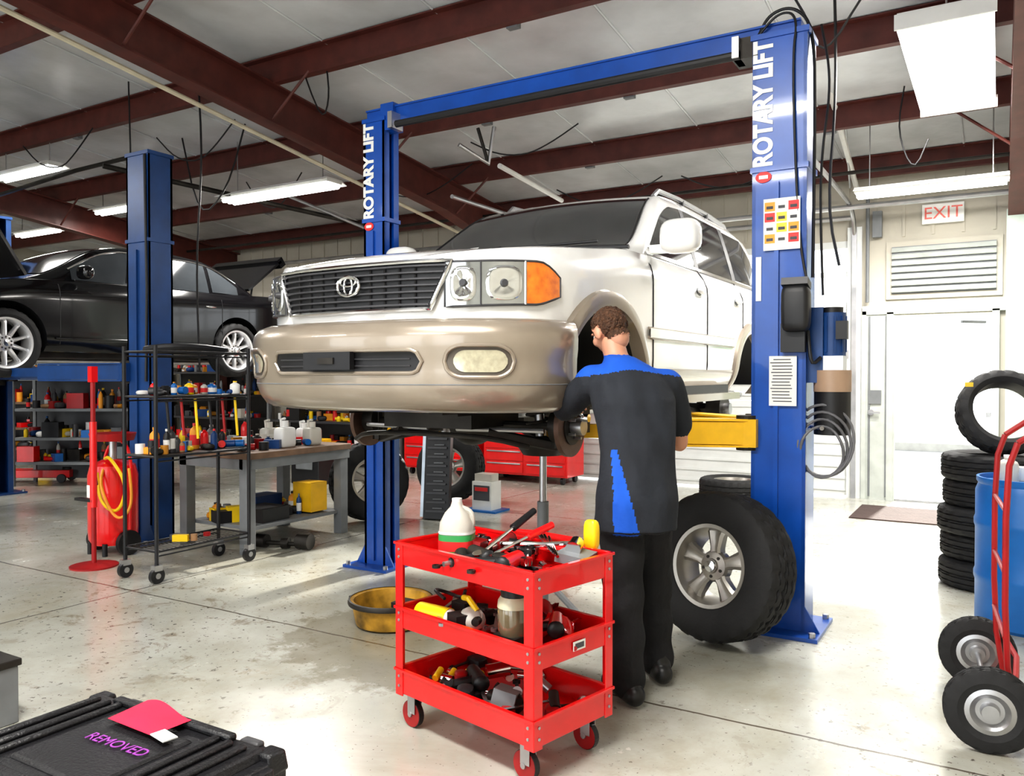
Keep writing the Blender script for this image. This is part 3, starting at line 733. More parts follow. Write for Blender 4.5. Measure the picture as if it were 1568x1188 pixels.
def arms(b,u,v,inward,z,targets,m=YEL):
    b.box((u+inward*.04,v,z+.25),(.12,.12,.8),DSTEEL); b.box((u+inward*.17,v,z),(.12,.34,.16),m)
    for (tx,ty,tz) in targets:
        p0=Vector((u+inward*.18,v+(.1 if ty>v else -.1),z)); p1=Vector((tx,ty,z)); dd=(p1-p0); ang=math.degrees(math.atan2(dd.y,dd.x)); L=dd.length
        b.box(p0.lerp(p1,.3),(L*.62,.13,.13),m,rot=(0,0,ang)); b.box(p0.lerp(p1,.72),(L*.56,.09,.08),m,rot=(0,0,ang))
        b.box(p0.lerp(p1,.3)+Vector((0,0,.075)),(L*.6,.15,.012),m,rot=(0,0,ang)); b.box(p0.lerp(p1,.3)-Vector((0,0,.075)),(L*.6,.15,.012),m,rot=(0,0,ang))
        b.cyl((p0.x,p0.y,z-.1),(p0.x,p0.y,z+.1),.06,DSTEEL)
        b.cyl((p1.x,p1.y,z-.04),(p1.x,p1.y,tz-.03),.035,STEEL); b.cyl((p1.x,p1.y,tz-.04),(p1.x,p1.y,tz),.06,BLACKPL)
UR_,UL_,VC=-1.07,-4.05,4.85
lift=empty('two_post_lift',(0,0,0))
b=MB(); column(b,UR_,VC,-1); column(b,UL_,VC,1,3.39,BLUE,.20,.17,.42)
b.box(((UR_+UL_)/2,VC,3.40),(UR_-UL_+.2,.09,.10),BLUE); b.box(((UR_+UL_)/2,VC,3.455),(UR_-UL_+.2,.12,.012),BLUE); b.box((UL_+.12,VC-.02,3.38),(.12,.12,.2),BLUE); b.box((UR_-.2,VC-.04,3.33),(.14,.16,.12),DSTEEL)
b.tube([(UL_+.25,VC-.13,3.29),(UR_-.22,VC-.13,3.29)],.026,BLACKPL,n=10); b.box((UL_+.2,VC-.08,3.33),(.04,.13,.12),STEEL); b.box((UR_-.24,VC-.08,3.33),(.04,.16,.12),STEEL)
for k in range(9): u=UL_+.3+k*.28; b.cyl((u,VC-.0,3.46),(u,VC,3.475),.012,STEEL,n=6)
b.tube([(UR_-.14,VC-.05,3.40),(UR_-.08,VC-.05,3.52),(UR_+.06,VC-.05,3.54),(UR_+.17,VC-.05,3.40),(UR_+.18,VC-.06,2.9),(UR_+.17,VC-.05,2.0)],.009,BLACKPL,smooth=3)
b.tube([(UR_-.16,VC-.05,3.38),(UR_-.02,VC-.1,3.50),(UR_+.1,VC-.12,3.46),(UR_+.07,VC-.14,3.2),(UR_+.11,VC-.135,2.2),(UR_+.16,VC-.13,1.95)],.007,BLACKPL,smooth=3)
b.tube([(UR_+.22,VC-.02,1.9),(UR_+.20,VC-.04,2.6),(UR_+.26,VC,3.1),(UR_+.20,VC,3.42)],.007,BLACKPL,smooth=3)
arms(b,UR_,VC,-1,1.12,[(-2.37,VC-.52,1.245),(-2.37,VC+.95,1.245)]); arms(b,UL_,VC,1,1.12,[(-3.09,VC-.52,1.245),(-3.09,VC+.95,1.245)])
b.build('frame',parent=lift,smooth=False)
def vtext(u,v,z,parent,size=.15,sx=.86):
    M=Matrix.Translation((u,v,z))@Matrix.Rotation(math.pi/2,4,'X')@Matrix.Rotation(math.pi/2,4,'Z')
    text_mesh('ROTARY LIFT',size,WHITE,'lettering',M,parent,.001,.006,sx)
FV=VC-.12-.004; FV2=VC-.085-.004
vtext(UR_-.085,FV,2.99,lift,.145,.82); vtext(UL_-.045,FV2,2.99,lift,.13,.92)
b=MB()
for u,fv in ((UR_-.085,FV),(UL_-.045,FV2)): b.lathe([(0,0),(.045,0),(.045,.003),(0,.003)],REDL,24,Mdir((u,fv,2.575),(0,-1,0))@Matrix.Diagonal((1,.7,1,1))); b.box((u,fv-.004,2.575),(.05,.002,.02),WHITE)
LV=VC-.12-.02
b.box((UR_+.02,LV,2.30),(.20,.004,.29),PAPER)
for k in range(4):
    for j in range(3): b.box((UR_-.045+j*.065,LV-.003,2.40-k*.06),(.056,.002,.050),[ORL,PAPER,REDL,YELP,PAPER,YELP][(k*2+j)%6])
    for j in range(3): b.box((UR_-.045+j*.065,LV-.005,2.395-k*.06),(.036,.002,.016),INK)
b.box((UR_+.03,LV,1.42),(.15,.004,.28),PAPER)
for k in range(14): b.box((UR_+.03-random.random()*.012,LV-.003,1.54-k*.018),(.12-random.random()*.03,.002,.005),INK)
b.box((UR_-.11,LV+.015,2.0),(.03,.004,.25),STEEL)
b.build('labels',parent=lift,smooth=False)
b=MB()
b.sph((UR_+.11,VC-.19,1.82),(.075,.06,.13),BLACKPL,20,pw=.4); b.box((UR_+.11,VC-.19,1.955),(.14,.10,.04),DGREY,rot=(-15,0,0)); b.box((UR_+.09,VC-.15,1.66),(.13,.06,.16),BLACKPL)
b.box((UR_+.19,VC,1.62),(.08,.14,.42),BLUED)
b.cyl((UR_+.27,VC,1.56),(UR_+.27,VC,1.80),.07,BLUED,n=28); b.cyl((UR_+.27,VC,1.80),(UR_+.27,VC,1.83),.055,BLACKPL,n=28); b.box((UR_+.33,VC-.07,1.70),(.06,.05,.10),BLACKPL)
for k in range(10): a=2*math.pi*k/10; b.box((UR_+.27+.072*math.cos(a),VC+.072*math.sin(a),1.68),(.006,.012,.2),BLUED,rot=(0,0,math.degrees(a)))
b.box((UR_+.27,VC,1.52),(.13,.13,.08),STEEL); b.cyl((UR_+.27,VC,1.36),(UR_+.27,VC,1.48),.10,mat('tan_oil_plastic',(.38,.26,.18),.4),n=28); b.cyl((UR_+.27,VC,1.12),(UR_+.27,VC,1.36),.097,BLACKPL,n=28)
b.tube([(UR_+.22,VC-.08,1.55),(UR_+.18,VC-.14,1.5),(UR_+.16,VC-.12,1.7)],.01,BLACKPL,smooth=2)
b.build('power_unit',parent=lift)
b=MB()
HR=mat('grey_air_hose',(.14,.14,.15),.5)
pc=pt(1262,688,4.55)
for k in range(4):
    r=.16-k*.016; b.tube([pc+Vector((r*math.cos(t),-.02-k*.012+.02*math.sin(3*t+k),r*1.25*math.sin(t)+(.05-k*.02))) for t in [2*math.pi*i/28 for i in range(28)]],.008,HR,n=7,closed=True)
b.tube([pc+Vector((-.13,-.03,.0)),pc+Vector((-.12,-.03,-.3)),pc+Vector((-.10,-.02,-.48)),pc+Vector((-.16,.0,-.52)),pc+Vector((-.17,.0,-.3))],.008,HR,smooth=3)
b.cyl(pc+Vector((-.1,.12,.12)),pc+Vector((.0,-.06,.12)),.012,STEEL); b.box(pc+Vector((-.1,.12,.12)),(.2,.02,.04),STEEL)
b.build('coiled_hose',parent=lift)
lift2=empty('two_post_lift')
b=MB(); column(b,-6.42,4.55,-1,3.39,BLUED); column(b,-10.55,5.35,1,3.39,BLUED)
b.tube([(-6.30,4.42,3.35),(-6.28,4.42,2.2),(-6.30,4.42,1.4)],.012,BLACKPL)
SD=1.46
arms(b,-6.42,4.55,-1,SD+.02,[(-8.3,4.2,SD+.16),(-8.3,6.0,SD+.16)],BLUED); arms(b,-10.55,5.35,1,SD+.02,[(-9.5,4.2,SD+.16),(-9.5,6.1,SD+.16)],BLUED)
b.build('frame',parent=lift2,smooth=False)
# ------------------------------------------------------------ black sedan
sed=empty('black_sedan_car',(-8.9,3.22,SD))
S=Car(path=[(0.03,.05),(.3,.07),(.55,.13),(.72,.24),(.82,.40),(.87,.62),(.895,1.0),(.90,1.5)],
 wrear=[(3.8,.90),(4.3,.86),(4.6,.78),(4.75,.66)],
 ztop=[(.05,.66),(.2,.74),(.6,.84),(1.3,.93),(3.8,.98),(4.4,1.0),(4.75,.92)],
 gb=[(1.2,.74),(1.7,.82),(3.5,.82),(4.1,.74)],
 zt=[(1.18,.93),(1.35,.99),(2.05,1.34),(2.3,1.385),(2.8,1.40),(3.3,1.36),(3.75,1.18),(4.12,.99)],
 belt=.93,zbot=.22,shr=.26,crown=.03)
S.body('body',sed,BLACKG,[(.95,.33,.37),(3.65,.33,.37)]); S.green('greenhouse',sed,BLACKG)
b=MB()
def ws2(i,j):
    y=1.38+(2.05-1.38)*i; lim=S.G(y,itp(y,S.ztt))-.04; return S.top(-lim+2*lim*j,y,.006)
TG=mat('tinted_glass',(.04,.045,.05),.08,0,.1)
b.grid(ws2,12,16,TG)
hi2=lambda y: min(itp(y,S.ztt)-.06,1.32)
S.sidepatch(b,1.62,2.45,lambda y:.965,hi2,TG); S.sidepatch(b,2.52,3.3,lambda y:.975,hi2,TG); S.sidepatch(b,3.35,3.75,lambda y:.985,lambda y:max(.99,hi2(y)-(y-3.35)*.1),TG)
for sg in (1,-1):
    b.tube([Vector((sg*S.G(y,hi2(y)+.01)+sg*.004,y,hi2(y)+.012)) for y in [1.6+2.15*k/24 for k in range(25)]],.009,CHROME,n=6)
    for y in (2.48,1.45,3.42): b.tube([Vector((sg*S.side(y,.3+.6*k/10,.001),y,.3+.6*k/10)) for k in range(11)],.004,BLACKPL,n=5)
    for y in (2.3,3.25): b.sph((sg*(S.side(y,.8)+.012),y,.80),(.012,.08,.014),CHROME,10)
    b.tube([Vector((sg*S.side(y,.36,.006),y,.36)) for y in [1.4+1.8*k/10 for k in range(11)]],.012,BLACKG,n=6)
    b.sph((sg*.98,1.66,1.03),(.10,.06,.07),BLACKG,16,pw=.7)
S.frontpatch(b,.50,.95,lambda a:.58+(a-.5)*.10,lambda a:.68+(a-.5)*.12,LENS,.012)
b.box((0,.04,.50),(.7,.04,.16),BLACKPL); b.tube([(-.36,.02,.42),(.36,.02,.42),(.36,.02,.58),(-.36,.02,.58)],.012,CHROME,closed=True)
for sg in (1,-1): b.box((sg*.66,4.66,.82),(.26,.1,.12),REDL,rot=(0,0,-sg*25))
b.box((0,.90,1.46),(1.5,1.15,.03),BLACKG,rot=(-58,0,0)); b.cyl((.5,1.1,.9),(.55,.75,1.45),.012,STEEL); b.box((0,.75,.80),(1.1,.7,.10),DSTEEL)
b.box((0,4.32,1.30),(1.3,.70,.03),BLACKG,rot=(38,0,0)); b.box((0,4.60,1.50),(1.3,.1,.12),BLACKG,rot=(38,0,0)); b.cyl((.5,4.2,.98),(.5,4.25,1.25),.012,BLACKPL)
b.build('trim',parent=sed)
b=MB()
for sg in (1,-1):
    for y in (.95,3.65):
        M=Mdir((sg*.80,y,.30),(sg,0,0)); tire(b,M,.33,.235,.21,n=72); rim5(b,M,.235,.21,10,mat('silver_rim',(.75,.75,.76),.25,.7,.05)); b.cyl((sg*.70,y,.30),(sg*.76,y,.30),.14,DSTEEL,n=28); b.cyl((sg*.3,y,.3),(sg*.72,y,.3),.03,DSTEEL)
b.box((0,2.4,.2),(1.3,3.6,.06),DSTEEL); b.tube([(.2,1.2,.15),(.2,3.5,.15),(.4,4.6,.18)],.03,STEEL)
b.build('wheels',parent=sed,angle=28)
# ------------------------------------------------------------ loose wheels
def placew(name,px,py,D,axc,Ro=.39,rr=.215,w=.27,tilt=0.0,rim=True,lying=False,z=None):
    X=(px-784)/FP*D
    if lying: 
        c=c2w(X,D,z if z is not None else w/2+.003); return loose_wheel(name,c,(0,0.0,1),Ro,rr,w,rim)
    ax=c2w(axc[0],axc[1],0); ax.normalize(); ax.z=math.tan(math.radians(tilt)); ax.normalize()
    c=c2w(X,D,Ro*math.cos(math.radians(tilt))+abs(math.sin(math.radians(tilt)))*w/2); return loose_wheel(name,c,ax,Ro,rr,w,rim)
placew('suv_wheel',1103,0,4.42,(-.74,-.67),tilt=9,Ro=.40)
placew('suv_wheel',1124,0,9.4,(0,0),lying=True)
placew('suv_wheel',690,0,9.3,(-.35,-.9),tilt=8)
placew('suv_wheel',565,0,8.1,(.5,-.8),tilt=8)
# ------------------------------------------------------------ mechanic
man=empty('mechanic_man')
cw=lambda X,D,Z: c2w(X,D,Z)
def ringc(X,D,Z,rx,ry,yaw=0,n=28,pw=.85):
    out=[]
    for i in range(n):
        a=2*math.pi*i/n; x=rx*math.copysign(abs(math.cos(a))**pw,math.cos(a)); y=ry*math.copysign(abs(math.sin(a))**pw,math.sin(a))
        c_,s_=math.cos(yaw),math.sin(yaw); fold=1+.02*math.sin(5*a+Z*9)+.015*math.sin(9*a-Z*14)
        out.append(cw(X+(c_*x-s_*y)*fold,D+(s_*x+c_*y)*fold,Z))
    return out
b=MB()
yw=math.radians(12)
b.loft([ringc(*r,yaw=yw) for r in [(.553,3.63,.765,.190,.142),(.553,3.63,.80,.188,.140),(.556,3.635,.90,.184,.138),(.560,3.655,1.0,.174,.128),(.565,3.685,1.10,.171,.124),(.568,3.725,1.22,.180,.128),(.564,3.765,1.34,.194,.134),(.556,3.80,1.42,.190,.118),(.545,3.825,1.47,.154,.095),(.526,3.845,1.51,.100,.078),(.507,3.865,1.54,.068,.068)]],CLOTH)
sh={'L':[cw(.377,3.83,1.425),cw(.30,3.94,1.33),cw(.262,4.00,1.29)],'R':[cw(.728,3.835,1.405),cw(.782,3.88,1.27),cw(.796,3.90,1.215)]}
b.limb(sh['L'],[.078,.072,.066],CLOTH); b.limb(sh['R'],[.078,.070,.066],CLOTH)
b.limb([cw(.52,3.83,1.42),cw(.377,3.83,1.425)],[.09,.078],CLOTH); b.limb([cw(.59,3.82,1.40),cw(.728,3.835,1.405)],[.09,.078],CLOTH)
fore={'L':[cw(.262,4.00,1.285),cw(.275,4.12,1.29),cw(.305,4.245,1.30)],'R':[cw(.796,3.90,1.21),cw(.802,3.93,1.13),cw(.665,4.14,1.17)]}
b.limb(fore['L'],[.046,.042,.029],SKIN); b.limb(fore['R'],[.046,.045,.029],SKIN)
b.limb([cw(.508,3.86,1.48),cw(.482,3.905,1.60)],[.060,.057],SKIN)
legs={'L':[cw(.485,3.64,.86),cw(.497,3.625,.48),cw(.505,3.605,.30),cw(.51,3.60,.10)],'R':[cw(.625,3.69,.86),cw(.655,3.80,.48),cw(.675,3.85,.30),cw(.69,3.875,.10)]}
for k in legs: b.limb(legs[k],[.108,.090,.082,.080],TROUS)
b.limb([cw(.51,3.64,.86),cw(.60,3.67,.86)],[.12,.12],TROUS)
body=b.build('body',recalc=False)
r=body.modifiers.new('r','REMESH'); r.mode='VOXEL'; r.voxel_size=.010
s_=body.modifiers.new('s','SMOOTH'); s_.iterations=3; s_.factor=.5
me=evalmods(body); body.parent=man
me.materials.clear()
for m in (CLOTH,CLOTHB,TROUS,SKIN): me.materials.append(m)
def segd(p,a,c):
    ab=c-a; t=max(0,min(1,(p-a).dot(ab)/ab.dot(ab))); return (p-a-ab*t).length,t
for v in me.vertices:
    c=v.co; k=0
    if c.z<.75: k=.006*math.sin(c.z*34+math.sin(c.x*20)*2)*max(0,1-abs(c.z-.3)*1.2)
    elif c.z<1.45: k=.005*math.sin(c.z*22+c.x*25)*math.sin(c.x*31+c.y*17)
    v.co=c+v.normal*k
for p in me.polygons:
    c=p.center; X=CC*c.x+SS*c.y; D=-SS*c.x+CC*c.y; i=0
    if c.z<.775 and not(p.normal.z<-.5 and c.z>.75): i=2
    elif c.z>1.550 : i=3
    elif c.z>1.478-(.03*abs(X-.55)/.2): i=1
    elif D<3.74 and c.z<1.12 and .437<X<.448+.085*(1.12-c.z)/.34+.012: i=1
    for k in 'LR':
        d1,_=segd(c,fore[k][0],fore[k][1]); d2,_=segd(c,fore[k][1],fore[k][2]); dd=min(d1,d2)
        q,_=segd(c,sh[k][1],sh[k][2])
        if dd<.052 and q>.066: i=3
    p.material_index=i; p.use_smooth=True
b=MB()
for (hx,hd,tx,td) in ((.535,3.54,.455,3.77),(.705,3.80,.655,4.04)):
    h=cw(hx,hd,.05); t=cw(tx,td,.04)
    b.limb([h+Vector((0,0,.005)),h.lerp(t,.45)+Vector((0,0,.01)),t],[.048,.050,.042],LEATHER,16); b.limb([h.lerp(t,.15)+Vector((0,0,.03)),h.lerp(t,.2)+Vector((0,0,.09))],[.055,.058],LEATHER)
for i,v in enumerate(b.v): v.z=max(v.z,.004)
ob=b.build('boots',recalc=False); r=ob.modifiers.new('r','REMESH'); r.mode='VOXEL'; r.voxel_size=.008; q=ob.modifiers.new('s','SMOOTH'); q.iterations=3
me=evalmods(ob); ob.parent=man
for p in me.polygons: p.use_smooth=True
HM=Matrix.Translation(cw(.472,3.945,1.668))@Matrix.Rotation(YAW+math.radians(26),4,'Z')@Matrix.Rotation(math.radians(-26),4,'X')@Matrix.Rotation(math.radians(-6),4,'Y')
b=MB()
b.sph((0,-.008,.022),(.077,.096,.088),SKIN,28); b.sph((0,.035,-.03),(.060,.062,.075),SKIN,24); b.sph((0,.055,-.085),(.034,.030,.024),SKIN,16)
b.sph((0,.10,-.018),(.012,.018,.022),SKIN,12); b.sph((0,.094,.004),(.009,.012,.03),SKIN,12); b.sph((0,.088,.028),(.05,.014,.012),SKIN,14)
b.sph((0,.09,-.056),(.024,.010,.010),SKIN,12); b.sph((0,-.04,-.06),(.054,.052,.06),SKIN,20)
for sg in (1,-1):
    b.sph((sg*.079,-.004,-.012),(.013,.020,.032),SKIN,14,rot=(0,0,sg*-20)); b.sph((sg*.045,.065,-.025),(.022,.022,.025),SKIN,14)
ob=b.build('head',recalc=False); r=ob.modifiers.new('r','REMESH'); r.mode='VOXEL'; r.voxel_size=.005; q=ob.modifiers.new('s','SMOOTH'); q.iterations=4
me=evalmods(ob); me.materials.clear(); me.materials.append(SKIN); me.materials.append(HAIR)
def ishair(c):
    ear=abs(c.x)>.073 and abs(c.y+.004)<.028 and c.z<.024
    return (not ear) and ((c.z>.064 and c.y<.098) or (c.z>-.005 and c.y<.040) or (c.z>-.066 and c.y<-.026))
for v in me.vertices:
    c=v.co
    if ishair(c):
        n=v.normal; k=.008+.004*math.sin(c.x*190)*math.sin(c.z*170+c.y*120); v.co=c+n*k
for p in me.polygons:
    p.material_index=1 if ishair(p.center) else 0
    p.use_smooth=True
me.transform(HM); ob.parent=man
b=MB(); 
for sg in (1,-1): b.sph((sg*.03,.083,.006),.0125,WHITE,12,M=HM); b.sph((sg*.03,.093,.006),.006,BLACKPL,10,M=HM); b.sph((sg*.03,.093,.024),(.018,.006,.004),HAIR,10,M=HM)
b.build('eyes',parent=man)
def hand(name,M,left,curl=.8):
    sg=1 if left else -1
    b=MB(); b.limb([(0,-.015,0),(0,.02,0)],[.027,.026],SKIN,12)
    for k,(x,L,r) in enumerate(((.030,.072,.0088),(.010,.080,.0092),(-.010,.074,.0088),(-.029,.058,.0078))):
        x*=sg; b.limb([(x*.6,.015,0),(x,.088,0)],[.016,.0125],SKIN,10)
        p=Vector((x,.088,0)); pts=[p]; a=0
        for f in (.45,.32,.25):
            a+=curl*.9; p=p+Vector((x*.06,math.cos(a)*L*f,-math.sin(a)*L*f)); pts.append(p)
        b.limb(pts,[r+.001,r,r*.93,r*.82],SKIN,10)
    b.limb([(sg*.016,.018,-.006),(sg*.042,.045,-.018),(sg*.050,.072,-.032),(sg*.042,.094,-.044)],[.015,.012,.0098,.0085],SKIN,10)
    ob=b.build(name,recalc=False); r=ob.modifiers.new('r','REMESH'); r.mode='VOXEL'; r.voxel_size=.0032; q=ob.modifiers.new('s','SMOOTH'); q.iterations=3
    me=evalmods(ob); me.transform(M); ob.parent=man
    for p in me.polygons: p.use_smooth=True
def hmat(w,d,nrm):
    y=(Vector(d)).normalized(); z=Vector(nrm); z=(z-y*z.dot(y)).normalized(); x=y.cross(z)
    m=Matrix((x,y,z)).transposed().to_4x4(); return Matrix.Translation(w)@m
wL=fore['L'][2]; wR=fore['R'][2]
hand('left_hand',hmat(wL,cw(.35,.9,.15),cw(-.9,-.1,.5)),False,.75)
hand('right_hand',hmat(wR,cw(-.75,.7,.05),cw(.2,.2,.9)),True,.8)
b=MB(); a=wL+cw(.035,.085,-.03)*1.0; hub=Vector((-2.73+.80,2.92+FAX,SZ+.24+.05))
b.tube([a-(hub-a)*.35,a,hub],.010,CHROME,n=10); b.cyl(hub+Vector((-.03,0,0)),hub+Vector((.03,0,0)),.022,CHROME)
b.build('ratchet_wrench',parent=man)
# ------------------------------------------------------------ red tool cart
N0=c2w(.075,2.82); la=math.radians(136)
ld=c2w(math.cos(la),math.sin(la)); sd=c2w(math.cos(la-math.pi/2),math.sin(la-math.pi/2))
LL,LS=.76,.44
cart_c=N0+ld*LL/2+sd*LS/2
cart=empty('red_tool_cart',cart_c,math.degrees(math.atan2(sd.y,sd.x)))
TZ=.765
b=MB()
def tray(z0,z1):
    x=LS/2;y=LL/2;t=.006
    b.box((0,0,z0),(LS,LL,t),RED)
    for s in (-1,1):
        b.box((s*x,0,(z0+z1)/2),(t,LL,z1-z0),RED); b.box((0,s*y,(z0+z1)/2),(LS,t,z1-z0),RED)
        b.box((s*(x+.004),0,z1),(.018,LL+.02,.010),RED); b.box((0,s*(y+.004),z1),(LS+.02,.018,.010),RED)
tray(TZ-.085,TZ); tray(.42,.50); tray(.15,.245)
for sx in (-1,1):
    for sy in (-1,1):
        x=sx*LS/2;y=sy*LL/2
        b.box((x+sx*.004,y-sy*.018,.45),(.005,.045,.62),RED); b.box((x-sx*.018,y+sy*.004,.45),(.045,.005,.62),RED)
        for z in (.71,.74,.45,.48,.18,.22): b.cyl((x+sx*.006,y-sy*.02,z),(x+sx*.011,y-sy*.02,z),.006,STEEL,n=8)
        for z in (.71,.74,.45,.48,.18,.22): b.cyl((x-sx*.02,y+sy*.006,z),(x-sx*.02,y+sy*.011,z),.006,STEEL,n=8)
        cx,cy=x-sx*.05,y-sy*.06
        b.box((cx,cy,.142),(.07,.06,.008),STEEL); b.box((cx-.018,cy+.012,.10),(.003,.045,.08),STEEL); b.box((cx+.018,cy+.012,.10),(.003,.045,.08),STEEL)
        b.cyl((cx-.014,cy+.02,.055),(cx+.014,cy+.02,.055),.053,REDD,n=28); b.lathe([(.055,-.012),(.055,.012),(.045,.014),(.045,-.014)],BLACKPL,28,Mdir((cx,cy+.02,.055),(1,0,0)),closed=True); b.cyl((cx-.022,cy+.02,.055),(cx+.022,cy+.02,.055),.012,STEEL,n=12)
b.box((LS/2+.05,-.0,TZ-.002),(.10,.40,.008),RED); b.tube([(LS/2+.01,-.20,TZ-.015),(LS/2+.10,-.20,TZ),(LS/2+.10,.20,TZ),(LS/2+.01,.20,TZ-.015)],.013,RED,smooth=1)
b.box((.02,-LL/2-.008,.46),(.07,.003,.035),PAPER); b.box((.02,-LL/2-.010,.46),(.05,.002,.02),INK)
b.build('frame',parent=cart,bevel=.0015,smooth=False)
bpy.context.view_layer.update(); CM=cart.matrix_world.copy()
def wrench(b,p,ang,L,m=STEEL,w=.011,z=0):
    M=Matrix.Translation(Vector(p))@Matrix.Rotation(math.radians(ang),4,'Z')
    b.box((0,0,0),(L,w*1.3,.006),m,M=M)
    b.lathe([(w*.8,-.006),(w*1.5,-.006),(w*1.5,.006),(w*.8,.006)],m,14,M@Matrix.Translation((L/2+w,0,0)),closed=True)
    for s in (-1,1): b.box((-L/2-w,s*w*.9,0),(w*2,w*.7,.01),m,M=M,rot=(0,0,s*18))
def ratchet(b,p,ang,L,grip=BLACKPL,tilt=0):
    M=Matrix.Translation(Vector(p))@Matrix.Rotation(math.radians(ang),4,'Z')@Matrix.Rotation(math.radians(-tilt),4,'Y')
    b.tube([(-L/2,0,0),(L*.15,0,0)],.007,CHROME,M=M); b.cyl((L*.1,0,0),(L/2,0,0),.016,grip,.014,M=M); b.cyl((-L/2,0,-.014),(-L/2,0,.014),.022,CHROME,M=M)
def socket(b,p,r,m=CHROME,ang=0): 
    d=Vector((math.cos(ang),math.sin(ang),0)); b.cyl(Vector(p)-d*.02,Vector(p)+d*.025,r,m,r*.8,n=14)
def pliers(b,p,ang,m=RED):
    M=Matrix.Translation(Vector(p))@Matrix.Rotation(math.radians(ang),4,'Z')
    for s in (-1,1): b.tube([(0,0,0),(.05,s*.022,0),(.13,s*.026,0)],.009,m,M=M,smooth=1); b.tube([(0,0,0),(-.03,s*.008,0),(-.055,s*.002,0)],.008,STEEL,M=M)
def impact(b,p,ang,m,z=0):
    M=Matrix.Translation(Vector(p))@Matrix.Rotation(math.radians(ang),4,'Z')
    b.cyl((-.09,0,0),(.06,0,0),.033,m,.028,M=M,n=18); b.cyl((.06,0,0),(.10,0,0),.02,CHROME,.012,M=M); b.sph((-.09,0,0),(.02,.034,.034),BLACKPL,14,M=M); b.tube([(-.03,0,0),(-.04,.07,-.005),(-.045,.14,-.01)],.019,BLACKPL,M=M); b.cyl((-.045,.14,-.01),(-.05,.17,-.012),.01,STEEL,M=M)
def rag(b,p,s,m):
    x0,y0,z0=p
    b.grid(lambda i,j:Vector((x0+(i-.5)*s+.02*math.sin(j*7),y0+(j-.5)*s*.8+.02*math.sin(i*9),z0+.02+.025*math.sin(i*8+j*3)*math.cos(j*9)+.03*(1-(2*i-1)**2)*(1-(2*j-1)**2))),14,14,m)
def bottle(b,p,r,h,m,cap=RED,neck=.35,lab=None,n=18):
    p=Vector(p); b.lathe([(0,0),(r*.95,0),(r,h*.04),(r,h*.66),(r*.85,h*.76),(r*neck,h*.86),(r*neck,h*.92),(0,h*.92)],m,n,Matrix.Translation(p))
    b.cyl(p+Vector((0,0,h*.9)),p+Vector((0,0,h)),r*neck*1.15,cap,n=12)
    if lab: b.lathe([(r*1.01,h*.15),(r*1.01,h*.55)],lab,n,Matrix.Translation(p))
b=MB(); z=TZ-.08
for i in range(54):
    k=random.choice('wwrsspx'); p=(U(-.16,.17),U(-.32,.30),z+.012+U(0,.06)); a=U(0,360)
    if abs(p[1]-.24)<.09 and p[0]<.03: continue
    if k=='w': wrench(b,p,a,U(.12,.22),random.choice([STEEL,CHROME,DSTEEL]))
    elif k=='r': ratchet(b,p,a,U(.16,.22),random.choice([BLACKPL,BLACKPL,RED]))
    elif k=='s': socket(b,p,U(.012,.022),random.choice([CHROME,DSTEEL]),U(0,6))
    elif k=='p': pliers(b,p,a,random.choice([RED,BLACKPL,REDD]))
    else: b.sph(p,(.03,.05,.022),random.choice([REDD,DSTEEL,BLACKPL]),12,pw=.7)
impact(b,(-.08,.04,z+.06),70,DSTEEL); impact(b,(.06,.06,z+.08),200,REDD); impact(b,(-.10,-.16,z+.07),20,RED)
# long breaker bars pointing to the back-right corner
ratchet(b,(.06,.02,z+.13),8,.40,BLACKPL,18); ratchet(b,(.06,-.06,z+.11),-6,.34,RED,14)
for k in range(4): b.tube([(.0+k*.014,-.30+k*.02,z+.09),(.20+k*.006,-.08+k*.03,z+.105+k*.003)],.006,CHROME)
b.cyl((-.12,.10,z+.015),(-.08,.14,z+.05),.04,DSTEEL,.03); b.box((.03,.20,z+.05),(.12,.1,.07),REDD,rot=(10,5,30))
b.box((.12,-.29,z+.07),(.15,.12,.035),GREY,rot=(8,0,20)); b.cyl((.10,-.29,z+.10),(.16,-.26,z+.11),.03,CHROME)
b.sph((LS/2+.02,-.27,TZ+.055),(.022,.032,.060),YELP,16,pw=.55); b.tube([(LS/2-.03,-.26,TZ+.03),(LS/2-.12,-.15,TZ+.02),(.02,.02,TZ+.01)],.009,CHROME); b.box((LS/2+.045,-.27,TZ+.07),(.012,.04,.03),BLACKPL)
b.build('hand_tools',parent=cart)
b=MB(); z=.426
b.cyl((-.14,.33,z+.045),(-.12,.17,z+.045),.042,YELP,n=20); b.cyl((-.12,.17,z+.045),(-.115,.13,z+.05),.042,WHITE,.015); b.sph((-.10,.06,z+.06),(.05,.06,.05),CREAM,16); b.tube([(-.1,.03,z+.1),(-.1,.08,z+.14),(-.08,.13,z+.13)],.012,YELP)
b.tube([(-.12,.2,z+.12),(-.10,.30,z+.14),(-.02,.30,z+.11),(-.02,.2,z+.1),(-.08,.12,z+.16)],.007,BLACKPL,smooth=2)
JM=mat('smoky_jar',(.16,.13,.08),.1,0,.3,coat=1)
b.lathe([(0,0),(.055,0),(.062,.02),(.062,.11),(.048,.135)],JM,24,MT((-.13,-.20,z+.07))); b.lathe([(.062,.10),(.0635,.10),(.060,.125),(.05,.14)],mat('oily_plastic_top',(.5,.46,.33),.3),24,MT((-.13,-.20,z+.07))); b.cyl((-.13,-.20,z+.205),(-.13,-.20,z+.235),.05,BLACKPL); b.cyl((-.13,-.20,z+.235),(-.13,-.20,z+.27),.02,BLACKPL); b.tube([(-.13,-.20,z+.26),(-.09,-.17,z+.275),(-.05,-.12,z+.25)],.012,BLACKPL,smooth=1)
b.box((-.13,-.20,z+.035),(.11,.11,.07),DSTEEL)
